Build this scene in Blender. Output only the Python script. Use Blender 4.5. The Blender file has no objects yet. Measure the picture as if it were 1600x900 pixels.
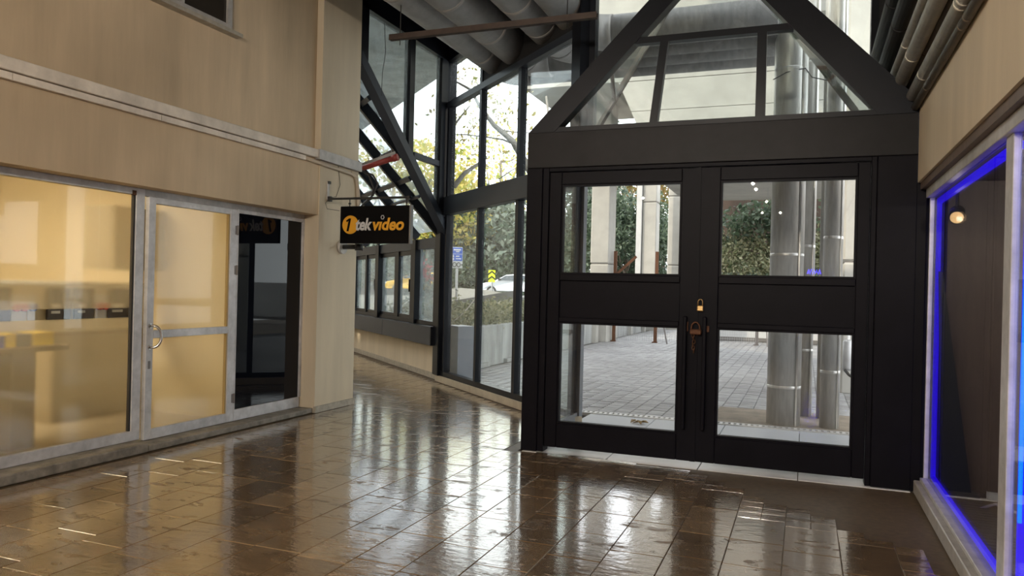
import bpy, bmesh, math, random
import numpy as np
from mathutils import Vector, Matrix

rnd = random.Random(7)
C = bpy.context.scene.collection
SC = bpy.context.scene

# ------------------------------------------------------------------ camera
TH = math.radians(21.1); RO = math.atan(0.0245); EYE = 1.5
fw = Vector((-math.sin(TH), math.cos(TH), 0)); rt = Vector((math.cos(TH), math.sin(TH), 0)); up = Vector((0, 0, 1))
cx = rt * math.cos(RO) + up * math.sin(RO)
cy = -rt * math.sin(RO) + up * math.cos(RO)
cam_d = bpy.data.cameras.new('camera'); cam = bpy.data.objects.new('camera', cam_d); C.objects.link(cam)
m = Matrix.Identity(4)
for i in range(3):
    m[i][0] = cx[i]; m[i][1] = cy[i]; m[i][2] = -fw[i]
m[2][3] = EYE
cam.matrix_world = m
cam_d.sensor_width = 36; cam_d.lens = 1186 / 1600 * 36; cam_d.clip_start = 0.05; cam_d.clip_end = 300
cam_d.shift_y = 0.8 / 1600
SC.camera = cam

# ------------------------------------------------------------------ sky, sun, exposure
w = bpy.data.worlds.new('sky'); SC.world = w; w.use_nodes = True
bg = w.node_tree.nodes['Background']
bg.inputs[0].default_value = (0.95, 0.97, 1.0, 1); bg.inputs[1].default_value = 3.8
sun_d = bpy.data.lights.new('sun', 'SUN'); sun = bpy.data.objects.new('sun', sun_d); C.objects.link(sun)
sun_d.energy = 3.0; sun_d.angle = 0.02; sun_d.color = (1, 0.86, 0.66)
sun.rotation_euler = Vector((0.62, 0.55, -0.62)).to_track_quat('-Z', 'Y').to_euler()
VS = SC.view_settings
SC.display_settings.display_device = 'sRGB'
VS.view_transform = 'Standard'; VS.look = 'None'; VS.gamma = 1; VS.exposure = 0.22; VS.use_curve_mapping = False
SC.cycles.transparent_max_bounces = 24; SC.cycles.max_bounces = 10
SC.cycles.sample_clamp_indirect = 8

# ------------------------------------------------------------------ materials
def new_mat(name):
    mt = bpy.data.materials.new(name); mt.use_nodes = True
    return mt, mt.node_tree.nodes, mt.node_tree.links, mt.node_tree.nodes['Principled BSDF']
def simple(name, col, rough=0.5, metal=0.0, noise=0.0, nscale=8.0, bump=0.0, rand=0.0, coat=0.0, stretch=(1, 1, 1), spec=0.5, noise2=None):
    mt, N, L, P = new_mat(name)
    P.inputs['Base Color'].default_value = (*col, 1); P.inputs['Roughness'].default_value = rough
    P.inputs['Metallic'].default_value = metal; P.inputs['Coat Weight'].default_value = coat
    P.inputs['Specular IOR Level'].default_value = spec
    out = None
    if noise or bump or noise2:
        g = N.new('ShaderNodeNewGeometry'); mp = N.new('ShaderNodeMapping'); mp.inputs['Scale'].default_value = stretch
        L.new(g.outputs['Position'], mp.inputs[0])
        nz = N.new('ShaderNodeTexNoise'); nz.inputs['Scale'].default_value = nscale; nz.inputs['Detail'].default_value = 6
        nz.inputs['Roughness'].default_value = 0.62
        L.new(mp.outputs[0], nz.inputs[0])
        if noise:
            mr = N.new('ShaderNodeMapRange'); mr.inputs[1].default_value = 0.3; mr.inputs[2].default_value = 0.7
            mr.inputs[3].default_value = 1 - noise; mr.inputs[4].default_value = 1 + noise * 0.6
            L.new(nz.outputs[0], mr.inputs[0]); out = mr.outputs[0]
        if noise2:
            n2 = N.new('ShaderNodeTexNoise'); n2.inputs['Scale'].default_value = noise2[0]; n2.inputs['Detail'].default_value = 3
            L.new(g.outputs['Position'], n2.inputs[0])
            m2 = N.new('ShaderNodeMapRange'); m2.inputs[1].default_value = 0.35; m2.inputs[2].default_value = 0.65
            m2.inputs[3].default_value = 1 - noise2[1]; m2.inputs[4].default_value = 1 + noise2[1] * 0.5
            L.new(n2.outputs[0], m2.inputs[0])
            if out is None: out = m2.outputs[0]
            else:
                mm = N.new('ShaderNodeMath'); mm.operation = 'MULTIPLY'; L.new(out, mm.inputs[0]); L.new(m2.outputs[0], mm.inputs[1]); out = mm.outputs[0]
        if bump:
            b = N.new('ShaderNodeBump'); b.inputs['Strength'].default_value = bump; b.inputs['Distance'].default_value = 0.01
            L.new(nz.outputs[0], b.inputs['Height']); L.new(b.outputs[0], P.inputs['Normal'])
    if rand:
        oi = N.new('ShaderNodeObjectInfo'); gi = N.new('ShaderNodeNewGeometry')
        ad = N.new('ShaderNodeMath'); ad.operation = 'ADD'; L.new(oi.outputs['Random'], ad.inputs[0]); L.new(gi.outputs['Random Per Island'], ad.inputs[1])
        fr = N.new('ShaderNodeMath'); fr.operation = 'FRACT'; L.new(ad.outputs[0], fr.inputs[0])
        mr = N.new('ShaderNodeMapRange'); mr.inputs[3].default_value = 1 - rand; mr.inputs[4].default_value = 1 + rand * 0.7
        L.new(fr.outputs[0], mr.inputs[0])
        if out is None: out = mr.outputs[0]
        else:
            mm = N.new('ShaderNodeMath'); mm.operation = 'MULTIPLY'; L.new(out, mm.inputs[0]); L.new(mr.outputs[0], mm.inputs[1]); out = mm.outputs[0]
    if out is not None:
        mx = N.new('ShaderNodeVectorMath'); mx.operation = 'SCALE'; mx.inputs[0].default_value = col
        L.new(out, mx.inputs['Scale']); L.new(mx.outputs[0], P.inputs['Base Color'])
    return mt
def emit(name, col, s):
    mt, N, L, P = new_mat(name)
    P.inputs['Base Color'].default_value = (*col, 1); P.inputs['Emission Color'].default_value = (*col, 1); P.inputs['Emission Strength'].default_value = s
    return mt
def facing(N, L, r0=0.04):
    lw = N.new('ShaderNodeLayerWeight'); lw.inputs[0].default_value = 0.5
    p = N.new('ShaderNodeMath'); p.operation = 'POWER'; p.inputs[1].default_value = 5; L.new(lw.outputs['Facing'], p.inputs[0])
    a = N.new('ShaderNodeMath'); a.operation = 'MULTIPLY_ADD'; a.inputs[1].default_value = 1 - r0; a.inputs[2].default_value = r0
    L.new(p.outputs[0], a.inputs[0]); return a.outputs[0]
def clear_glass(name, tint=(0.95, 0.98, 0.97), dirt=0.0, dirt_col=(0.8, 0.85, 0.9), scale=3.0):
    mt, N, L, P = new_mat(name); N.remove(P); o = N['Material Output']
    t = N.new('ShaderNodeBsdfTransparent'); t.inputs[0].default_value = (*tint, 1)
    g = N.new('ShaderNodeBsdfGlossy'); g.inputs['Roughness'].default_value = 0.004
    mix = N.new('ShaderNodeMixShader'); L.new(facing(N, L), mix.inputs[0]); L.new(t.outputs[0], mix.inputs[1]); L.new(g.outputs[0], mix.inputs[2])
    last = mix
    if dirt:
        d = N.new('ShaderNodeBsdfTranslucent'); d.inputs[0].default_value = (*dirt_col, 1)
        ge = N.new('ShaderNodeNewGeometry'); nz = N.new('ShaderNodeTexNoise'); nz.inputs['Scale'].default_value = scale; nz.inputs['Detail'].default_value = 5
        L.new(ge.outputs['Position'], nz.inputs[0])
        mr = N.new('ShaderNodeMapRange'); mr.inputs[1].default_value = 0.3; mr.inputs[2].default_value = 0.75; mr.inputs[3].default_value = dirt * 0.3; mr.inputs[4].default_value = dirt
        L.new(nz.outputs[0], mr.inputs[0])
        m2 = N.new('ShaderNodeMixShader'); L.new(mr.outputs[0], m2.inputs[0]); L.new(mix.outputs[0], m2.inputs[1]); L.new(d.outputs[0], m2.inputs[2]); last = m2
    L.new(last.outputs[0], o.inputs[0])
    return mt
def frosted_glass(name):
    mt, N, L, P = new_mat(name); N.remove(P); o = N['Material Output']
    r = N.new('ShaderNodeBsdfRefraction'); r.inputs['IOR'].default_value = 1.2; r.inputs['Roughness'].default_value = 0.2; r.inputs[0].default_value = (1.0, 0.97, 0.9, 1)
    tl = N.new('ShaderNodeBsdfTranslucent'); tl.inputs[0].default_value = (0.95, 0.85, 0.62, 1)
    m0 = N.new('ShaderNodeMixShader'); m0.inputs[0].default_value = 0.15; L.new(r.outputs[0], m0.inputs[1]); L.new(tl.outputs[0], m0.inputs[2])
    g = N.new('ShaderNodeBsdfGlossy'); g.inputs['Roughness'].default_value = 0.01
    mix = N.new('ShaderNodeMixShader'); fz = N.new('ShaderNodeMath'); fz.operation = 'MULTIPLY'; fz.inputs[1].default_value = 0.5; L.new(facing(N, L, 0.05), fz.inputs[0]); L.new(fz.outputs[0], mix.inputs[0]); L.new(m0.outputs[0], mix.inputs[1]); L.new(g.outputs[0], mix.inputs[2])
    L.new(mix.outputs[0], o.inputs[0]); return mt
def floor_tile_mat(name):
    mt, N, L, P = new_mat(name)
    g = N.new('ShaderNodeNewGeometry'); oi = N.new('ShaderNodeObjectInfo')
    ad = N.new('ShaderNodeMath'); ad.operation = 'ADD'; L.new(oi.outputs['Random'], ad.inputs[0]); L.new(g.outputs['Random Per Island'], ad.inputs[1])
    fr = N.new('ShaderNodeMath'); fr.operation = 'FRACT'; L.new(ad.outputs[0], fr.inputs[0])
    cr = N.new('ShaderNodeValToRGB'); cr.color_ramp.elements[0].color = (0.12, 0.08, 0.042, 1); cr.color_ramp.elements[1].color = (0.27, 0.19, 0.11, 1)
    e = cr.color_ramp.elements.new(0.5); e.color = (0.19, 0.125, 0.066, 1)
    L.new(fr.outputs[0], cr.inputs[0])
    # vein colour
    mp = N.new('ShaderNodeMapping'); mp.inputs['Scale'].default_value = (3.0, 9.0, 1); L.new(g.outputs['Position'], mp.inputs[0])
    n1 = N.new('ShaderNodeTexNoise'); n1.inputs['Scale'].default_value = 1.6; n1.inputs['Detail'].default_value = 8; n1.inputs['Roughness'].default_value = 0.65; n1.inputs['Distortion'].default_value = 0.6
    L.new(mp.outputs[0], n1.inputs[0])
    mr = N.new('ShaderNodeMapRange'); mr.inputs[1].default_value = 0.3; mr.inputs[2].default_value = 0.7; mr.inputs[3].default_value = 0.62; mr.inputs[4].default_value = 1.35
    L.new(n1.outputs[0], mr.inputs[0])
    sc = N.new('ShaderNodeVectorMath'); sc.operation = 'SCALE'; L.new(cr.outputs[0], sc.inputs[0]); L.new(mr.outputs[0], sc.inputs['Scale'])
    # dry, dusty patches against the wet film
    mp2 = N.new('ShaderNodeMapping'); mp2.inputs['Scale'].default_value = (2.6, 6.0, 1); L.new(g.outputs['Position'], mp2.inputs[0])
    n2 = N.new('ShaderNodeTexNoise'); n2.inputs['Scale'].default_value = 1.3; n2.inputs['Detail'].default_value = 10; n2.inputs['Roughness'].default_value = 0.72; n2.inputs['Distortion'].default_value = 0.3
    L.new(mp2.outputs[0], n2.inputs[0])
    wet = N.new('ShaderNodeMapRange'); wet.inputs[1].default_value = 0.55; wet.inputs[2].default_value = 0.62; L.new(n2.outputs[0], wet.inputs[0])
    dry = N.new('ShaderNodeMixRGB'); dry.blend_type = 'MULTIPLY'; dry.inputs[2].default_value = (0.8, 0.78, 0.74, 1); L.new(wet.outputs[0], dry.inputs[0]); L.new(sc.outputs[0], dry.inputs[1])
    L.new(dry.outputs[0], P.inputs['Base Color'])
    ro = N.new('ShaderNodeMapRange'); ro.inputs[3].default_value = 0.19; ro.inputs[4].default_value = 0.36; L.new(wet.outputs[0], ro.inputs[0]); L.new(ro.outputs[0], P.inputs['Roughness'])
    P.inputs['IOR'].default_value = 1.5; sp = N.new('ShaderNodeMapRange'); sp.inputs[3].default_value = 1.0; sp.inputs[4].default_value = 0.55; L.new(wet.outputs[0], sp.inputs[0]); L.new(sp.outputs[0], P.inputs['Specular IOR Level'])
    cw = N.new('ShaderNodeMapRange'); cw.inputs[3].default_value = 1.0; cw.inputs[4].default_value = 0.0; L.new(wet.outputs[0], cw.inputs[0]); L.new(cw.outputs[0], P.inputs['Coat Weight']); P.inputs['Coat Roughness'].default_value = 0.07
    n3 = N.new('ShaderNodeTexNoise'); n3.inputs['Scale'].default_value = 45; n3.inputs['Detail'].default_value = 3; L.new(g.outputs['Position'], n3.inputs[0])
    n4 = N.new('ShaderNodeTexNoise'); n4.inputs['Scale'].default_value = 4; n4.inputs['Detail'].default_value = 2; L.new(mp2.outputs[0], n4.inputs[0])
    am = N.new('ShaderNodeMath'); am.operation = 'MULTIPLY_ADD'; am.inputs[1].default_value = 2.5; L.new(n4.outputs[0], am.inputs[0]); L.new(n3.outputs[0], am.inputs[2])
    b = N.new('ShaderNodeBump'); b.inputs['Strength'].default_value = 0.14; b.inputs['Distance'].default_value = 0.006
    L.new(am.outputs[0], b.inputs['Height']); L.new(b.outputs[0], P.inputs['Normal'])
    b2 = N.new('ShaderNodeBump'); b2.inputs['Strength'].default_value = 0.05; b2.inputs['Distance'].default_value = 0.006; L.new(am.outputs[0], b2.inputs['Height']); L.new(b2.outputs[0], P.inputs['Coat Normal'])
    return mt
def leaf_mat(name, c1, c2, c3=None, trans=0.35):
    mt, N, L, P = new_mat(name); o = N['Material Output']
    g = N.new('ShaderNodeNewGeometry'); cr = N.new('ShaderNodeValToRGB')
    cr.color_ramp.elements[0].color = (*c1, 1); cr.color_ramp.elements[1].color = (*c2, 1)
    if c3: e = cr.color_ramp.elements.new(0.85); e.color = (*c3, 1)
    L.new(g.outputs['Random Per Island'], cr.inputs[0]); L.new(cr.outputs[0], P.inputs['Base Color']); P.inputs['Roughness'].default_value = 0.55
    t = N.new('ShaderNodeBsdfTranslucent'); L.new(cr.outputs[0], t.inputs[0])
    mx = N.new('ShaderNodeMixShader'); mx.inputs[0].default_value = trans; L.new(P.outputs[0], mx.inputs[1]); L.new(t.outputs[0], mx.inputs[2]); L.new(mx.outputs[0], o.inputs[0])
    return mt
def duct_mat(name, col, metal=0.6, rough=0.34):
    return simple(name, col, rough, metal, noise=0.25, nscale=5, bump=0.25, stretch=(1, 1, 1))

M = {}
M['plaster'] = simple('beige_plaster', (0.60, 0.47, 0.315), 0.75, noise=0.2, nscale=1.1, bump=0.05, stretch=(2.5, 2.5, 0.3), noise2=(0.55, 0.22))
M['plaster_pale'] = simple('pale_plaster', (0.62, 0.53, 0.39), 0.75, noise=0.12, nscale=1.2, bump=0.05, stretch=(2.5, 2.5, 0.35))
M['plinth'] = simple('stone_plinth', (0.42, 0.38, 0.31), 0.5, noise=0.25, nscale=14, bump=0.1)
M['kerbstone'] = simple('grimy_kerb_stone', (0.24, 0.215, 0.18), 0.6, noise=0.5, nscale=9, bump=0.5)
M['marble'] = simple('cream_marble', (0.50, 0.43, 0.32), 0.35, noise=0.18, nscale=4, bump=0.03)
M['dark'] = simple('anthracite_paint', (0.009, 0.0105, 0.015), 0.34, noise=0.15, nscale=6, spec=0.2)
M['dark_soft'] = simple('anthracite_cladding', (0.03, 0.037, 0.05), 0.36, noise=0.1, nscale=3, spec=0.25)
M['black'] = simple('black_door_paint', (0.0065, 0.006, 0.009), 0.42, noise=0.2, nscale=5, spec=0.07)
M['black_header'] = simple('black_header_paint', (0.015, 0.0145, 0.016), 0.45, noise=0.4, nscale=2.2, spec=0.15)
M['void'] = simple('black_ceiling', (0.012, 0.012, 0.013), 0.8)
M['alu'] = simple('scuffed_white_aluminium', (0.56, 0.555, 0.565), 0.42, 0.15, noise=0.2, nscale=12, noise2=(2.5, 0.15))
M['alu_dirty'] = simple('dirty_aluminium', (0.46, 0.44, 0.42), 0.45, 0.2, noise=0.25, nscale=8)
M['steel'] = simple('brushed_steel', (0.62, 0.6, 0.57), 0.25, 1.0)
M['screw'] = simple('dark_hinge', (0.2, 0.18, 0.17), 0.5, 0.7)
M['gasket'] = simple('rubber_gasket', (0.03, 0.027, 0.024), 0.7)
M['glass'] = clear_glass('clear_glass', dirt=0.03)
M['roof_glass'] = clear_glass('dusty_roof_glass', (0.88, 0.93, 0.95), dirt=0.6, dirt_col=(0.8, 0.87, 0.92))
M['haze_glass'] = clear_glass('hazy_window_glass', (0.9, 0.95, 0.95), dirt=0.25, dirt_col=(0.62, 0.7, 0.72), scale=6)
M['door_glass'] = clear_glass('door_glass', (0.97, 0.98, 0.98), dirt=0.0)
M['frost'] = frosted_glass('frosted_film_glass')
M['black_glass'] = simple('black_film_glass', (0.004, 0.005, 0.008), 0.02, spec=0.22)
M['dim_glass'] = simple('dim_brown_glass', (0.035, 0.03, 0.025), 0.05, spec=0.4)
M['tile'] = floor_tile_mat('wet_travertine')
M['grout'] = simple('dark_grout', (0.12, 0.085, 0.05), 0.5, noise=0.3, nscale=20)
M['duct'] = simple('foil_duct_wrap', (0.4, 0.385, 0.375), 0.55, 0.25, noise=0.18, nscale=6, bump=0.35, stretch=(1, 1, 1))
M['duct_out'] = simple('metal_duct_jacket', (0.60, 0.59, 0.56), 0.38, 0.55, noise=0.2, nscale=7, bump=0.2, stretch=(4, 4, 0.6))
M['duct_grey'] = simple('grey_duct_wrap', (0.24, 0.23, 0.225), 0.6, 0.1, noise=0.3, nscale=6, bump=0.35, stretch=(3, 1, 1))
M['pipe_silver'] = simple('silver_foil_pipe', (0.62, 0.58, 0.5), 0.34, 0.3, noise=0.22, nscale=10, bump=0.4)
M['pipe_black'] = simple('black_foam_pipe', (0.02, 0.019, 0.018), 0.55, noise=0.3, nscale=9, bump=0.3)
M['pipe_brown'] = simple('brown_dusty_pipe', (0.14, 0.11, 0.075), 0.5, 0.2, noise=0.3, nscale=9)
M['channel'] = simple('rusty_brown_channel', (0.06, 0.042, 0.034), 0.6, 0.2, noise=0.3, nscale=10)
M['trunk'] = simple('stained_white_trunking', (0.74, 0.67, 0.58), 0.5, noise=0.22, nscale=5, noise2=(3, 0.15))
M['conduit'] = simple('beige_conduit', (0.5, 0.43, 0.34), 0.5)
M['cable'] = simple('black_cable', (0.015, 0.015, 0.015), 0.5)
M['cable_w'] = simple('grey_wire', (0.55, 0.52, 0.48), 0.5)
M['red'] = simple('red_pipe_paint', (0.28, 0.04, 0.032), 0.5, noise=0.25, nscale=15)
M['sign'] = simple('sign_black', (0.004, 0.004, 0.005), 0.35, spec=0.1)
M['sign_edge'] = simple('sign_grey_edge', (0.2, 0.2, 0.2), 0.4)
M['ink_orange'] = simple('sign_orange', (0.8, 0.38, 0.02), 0.5)
M['ink_white'] = simple('sign_white', (0.6, 0.6, 0.62), 0.5)
M['brass'] = simple('brass', (0.55, 0.36, 0.15), 0.35, 0.8)
M['rust'] = simple('rusty_iron', (0.13, 0.055, 0.025), 0.7, 0.3, noise=0.4, nscale=40)
M['concrete'] = simple('pale_concrete', (0.44, 0.425, 0.385), 0.8, noise=0.12, nscale=2.5, bump=0.1, noise2=(0.5, 0.1))
M['concrete_stain'] = simple('streaked_concrete', (0.36, 0.37, 0.36), 0.8, noise=0.38, nscale=1.6, bump=0.3, stretch=(1.6, 1.6, 0.4))
M['concrete_white'] = simple('white_wall_paint', (0.55, 0.55, 0.54), 0.7, noise=0.08, nscale=3)
M['joint'] = simple('dark_joint', (0.16, 0.15, 0.14), 0.9)
M['paver'] = simple('grey_pavers', (0.30, 0.3, 0.305), 0.4, noise=0.3, nscale=6, bump=0.2, rand=0.22, noise2=(0.45, 0.2))
M['bedding'] = simple('paver_joint_sand', (0.10, 0.098, 0.092), 0.9)
M['slab'] = simple('white_threshold_stone', (0.6, 0.6, 0.6), 0.3, noise=0.1, nscale=4)
M['grate'] = simple('galvanised_grate', (0.6, 0.6, 0.6), 0.4, 0.5)
M['asphalt'] = simple('asphalt', (0.22, 0.22, 0.22), 0.8, noise=0.1, nscale=2)
M['soil'] = simple('soil', (0.10, 0.085, 0.055), 0.95, noise=0.3, nscale=3)
M['dirt'] = simple('brown_dirty_concrete', (0.24, 0.20, 0.155), 0.8, noise=0.35, nscale=5, bump=0.2)
M['bark'] = simple('bark', (0.24, 0.2, 0.155), 0.9, noise=0.35, nscale=10, bump=0.4)
M['bark_pale'] = simple('pale_bark', (0.36, 0.33, 0.29), 0.9, noise=0.25, nscale=10)
M['leaf_dark'] = leaf_mat('dark_green_leaves', (0.017, 0.038, 0.019), (0.074, 0.118, 0.062), (0.124, 0.167, 0.105))
M['leaf_grey'] = leaf_mat('grey_green_leaves', (0.034, 0.062, 0.038), (0.149, 0.198, 0.149), (0.223, 0.260, 0.211))
M['leaf_yellow'] = leaf_mat('yellow_green_leaves', (0.30, 0.36, 0.07), (0.60, 0.60, 0.15), (0.72, 0.55, 0.18), 0.6)
M['leaf_orange'] = leaf_mat('autumn_leaves', (0.236, 0.124, 0.037), (0.310, 0.223, 0.087), (0.186, 0.186, 0.062), 0.5)
M['leaf_ivy'] = leaf_mat('ivy_leaves', (0.045, 0.075, 0.03), (0.17, 0.2, 0.09), (0.38, 0.36, 0.22))
M['leaf_ivy2'] = leaf_mat('dense_ivy_leaves', (0.012, 0.031, 0.019), (0.056, 0.093, 0.053), (0.105, 0.136, 0.087))
M['leaf_dry'] = simple('dry_leaf', (0.25, 0.17, 0.07), 0.8)
M['flower'] = leaf_mat('red_flowers', (0.6, 0.02, 0.03), (0.75, 0.06, 0.08))
M['car_white'] = simple('white_car_paint', (0.75, 0.77, 0.8), 0.25, coat=0.6)
M['car_yellow'] = simple('taxi_yellow_paint', (0.85, 0.48, 0.02), 0.3, coat=0.5)
M['car_glass'] = simple('car_window', (0.04, 0.05, 0.06), 0.05, spec=0.6)
M['tyre'] = simple('tyre_rubber', (0.02, 0.02, 0.02), 0.8)
M['blue_sign'] = simple('blue_sign_face', (0.035, 0.13, 0.62), 0.4)
M['white_sign'] = simple('white_sign_face', (0.75, 0.77, 0.8), 0.4)
M['lime'] = simple('fluorescent_yellow', (0.75, 0.85, 0.02), 0.4)
M['galv'] = simple('galvanised_steel', (0.42, 0.42, 0.42), 0.5, 0.4, noise=0.2, nscale=5)
M['rail_dark'] = simple('weathered_guardrail', (0.17, 0.17, 0.165), 0.6, 0.3, noise=0.2, nscale=4)
M['led'] = emit('blue_led', (0.02, 0.0, 1.0), 1.25)
M['led_bright'] = emit('bright_blue_led', (0.0, 0.25, 1.0), 1.5)
M['led_back'] = simple('led_profile', (0.10, 0.08, 0.5), 0.4)
M['wood_wall'] = simple('brown_panel_wall', (0.15, 0.11, 0.09), 0.5, noise=0.2, nscale=3, stretch=(6, 6, 0.5))
M['wood_pale'] = simple('pale_wood', (0.42, 0.26, 0.13), 0.5, noise=0.2, nscale=5, stretch=(6, 6, 0.5))
M['shop_floor'] = simple('shop_floor', (0.16, 0.12, 0.09), 0.4)
M['panel_dark'] = simple('dark_blue_board', (0.012, 0.018, 0.03), 0.5)
M['shop_wall'] = simple('warm_shop_wall', (0.75, 0.66, 0.47), 0.7)
M['shop_wood'] = simple('brown_table', (0.16, 0.105, 0.06), 0.5)
M['box_yellow'] = simple('yellow_bin', (0.8, 0.58, 0.03), 0.5)
M['box_blue'] = simple('blue_bin', (0.04, 0.10, 0.5), 0.5)
M['box_dark'] = simple('dark_grey_bin', (0.06, 0.065, 0.07), 0.5)
M['pack_dark'] = simple('dark_package', (0.07, 0.055, 0.05), 0.4)
M['pack_white'] = simple('white_package', (0.75, 0.74, 0.72), 0.4)
M['pack_red'] = simple('red_package', (0.5, 0.03, 0.03), 0.4)
M['lamp_shop'] = emit('warm_ceiling_panel', (1.0, 0.88, 0.66), 11.5)
M['lamp_spot'] = emit('warm_spot_lens', (1.0, 0.82, 0.55), 6.0)
M['lamp_shop_spot'] = emit('amber_spot_lens', (1.0, 0.62, 0.28), 1.5)
M['lamp_body'] = simple('lamp_housing', (0.03, 0.03, 0.03), 0.4)

# ------------------------------------------------------------------ mesh helpers
WLOC = {}
class MB:
    def __init__(s): s.v = []; s.f = []
    def add(s, vs, fs):
        o = len(s.v); s.v += [tuple(v) for v in vs]; s.f += [tuple(i + o for i in f) for f in fs]; return s
    def box(s, x0, x1, y0, y1, z0, z1):
        x0, x1 = sorted((x0, x1)); y0, y1 = sorted((y0, y1)); z0, z1 = sorted((z0, z1))
        return s.add([(x0, y0, z0), (x1, y0, z0), (x1, y1, z0), (x0, y1, z0), (x0, y0, z1), (x1, y0, z1), (x1, y1, z1), (x0, y1, z1)],
                     [(0, 3, 2, 1), (4, 5, 6, 7), (0, 1, 5, 4), (1, 2, 6, 5), (2, 3, 7, 6), (3, 0, 4, 7)])
    def frame_box(s, o, a, b, c):   # parallelepiped from corner o with edge vectors
        o, a, b, c = map(Vector, (o, a, b, c))
        p = [o, o + a, o + a + b, o + b, o + c, o + a + c, o + a + b + c, o + b + c]
        fs = [(0, 3, 2, 1), (4, 5, 6, 7), (0, 1, 5, 4), (1, 2, 6, 5), (2, 3, 7, 6), (3, 0, 4, 7)]
        if a.cross(b).dot(c) < 0: fs = [f[::-1] for f in fs]
        return s.add(p, fs)
    def bar(s, p0, p1, w, h, upv=(0, 0, 1)):
        p0, p1 = Vector(p0), Vector(p1); d = (p1 - p0).normalized(); u = Vector(upv)
        x = d.cross(u)
        if x.length < 1e-5: x = d.cross(Vector((1, 0, 0)))
        x.normalize(); y = x.cross(d).normalized()
        return s.frame_box(p0 - x * w / 2 - y * h / 2, x * w, y * h, p1 - p0)
    def prism(s, poly, ext):        # poly: 3D points of a planar polygon; ext vector
        n = len(poly); e = Vector(ext); p = [Vector(q) for q in poly]
        nrm = Vector((0, 0, 0))
        for i in range(n): nrm += p[i].cross(p[(i + 1) % n])
        if nrm.dot(e) > 0: p = p[::-1]
        q = [v + e for v in p]
        fs = [tuple(range(n)), tuple(range(2 * n - 1, n - 1, -1))]
        for i in range(n): j = (i + 1) % n; fs.append((i, i + n, j + n, j))
        return s.add(p + q, fs)
    def tube(s, pts, r, n=10, cap=True):
        pts = [Vector(p) for p in pts]; rs = r if isinstance(r, (list, tuple)) else [r] * len(pts)
        rings = []; prev = None
        for i, p in enumerate(pts):
            d = (pts[min(i + 1, len(pts) - 1)] - pts[max(i - 1, 0)]).normalized()
            if prev is None:
                x = d.orthogonal().normalized()
            else:
                x = (prev - d * prev.dot(d)).normalized()
            prev = x; y = d.cross(x)
            rings.append([p + (x * math.cos(2 * math.pi * k / n) + y * math.sin(2 * math.pi * k / n)) * rs[i] for k in range(n)])
        vs = [v for rg in rings for v in rg]; fs = []
        for i in range(len(pts) - 1):
            for k in range(n):
                a = i * n + k; b = i * n + (k + 1) % n; fs.append((a, b, b + n, a + n))
        if cap: fs.append(tuple(range(n - 1, -1, -1))); fs.append(tuple(range((len(pts) - 1) * n, len(pts) * n)))
        return s.add(vs, fs)
    def cyl(s, p0, p1, r, n=16): return s.tube([p0, p1], r, n)
    def build(s, name, mat, parent=None, smooth=False, loc=None):
        me = bpy.data.meshes.new(name); o0 = Vector(WLOC.get(parent.name, (0, 0, 0))) if parent else Vector(loc or (0, 0, 0))
        me.from_pydata([tuple(Vector(v) - o0) for v in s.v], [], s.f); me.validate()
        if smooth:
            for p in me.polygons: p.use_smooth = len(p.vertices) <= 4
        me.materials.append(M[mat] if isinstance(mat, str) else mat)
        o = bpy.data.objects.new(name, me); C.objects.link(o)
        if parent: o.parent = parent
        elif loc: o.location = loc
        WLOC[o.name] = tuple(o0)
        return o
def tag(o, label=None, cat=None, group=None, kind=None):
    if label: o['label'] = label
    if cat: o['category'] = cat
    if group: o['group'] = group
    if kind: o['kind'] = kind
    return o
def thing(name, label, cat, loc=(0, 0, 0), group=None, kind=None, rotz=0.0):
    o = bpy.data.objects.new(name, None); C.objects.link(o); o.location = loc; o.rotation_euler.z = rotz; o.empty_display_size = 0.1
    WLOC[o.name] = tuple(loc) if not rotz else (0, 0, 0)
    return tag(o, label, cat, group, kind)
def struct(name, label, loc=(0, 0, 0)): return thing(name, label, None, loc, kind='structure')
def box(name, mat, parent, *b): return MB().box(*b).build(name, mat, parent)
def bevel(o, wd=0.004, seg=1):
    md = o.modifiers.new('bevel', 'BEVEL'); md.width = wd; md.segments = seg; md.limit_method = 'ANGLE'; return o

A = (-3.30, 8.93); D4 = (-0.732, 0.681); N4 = (-0.681, -0.732)
def P45(s, off=0.0, z=0.0): return (A[0] + D4[0] * s + N4[0] * off, A[1] + D4[1] * s + N4[1] * off, z)
def bar45(mb, s0, s1, z0, z1, o0, o1):
    a = Vector(P45(s0, o0, z0)); return mb.frame_box(a, Vector(P45(s1, o0, z0)) - a, Vector(P45(s0, o1, z0)) - a, (0, 0, z1 - z0))

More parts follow.
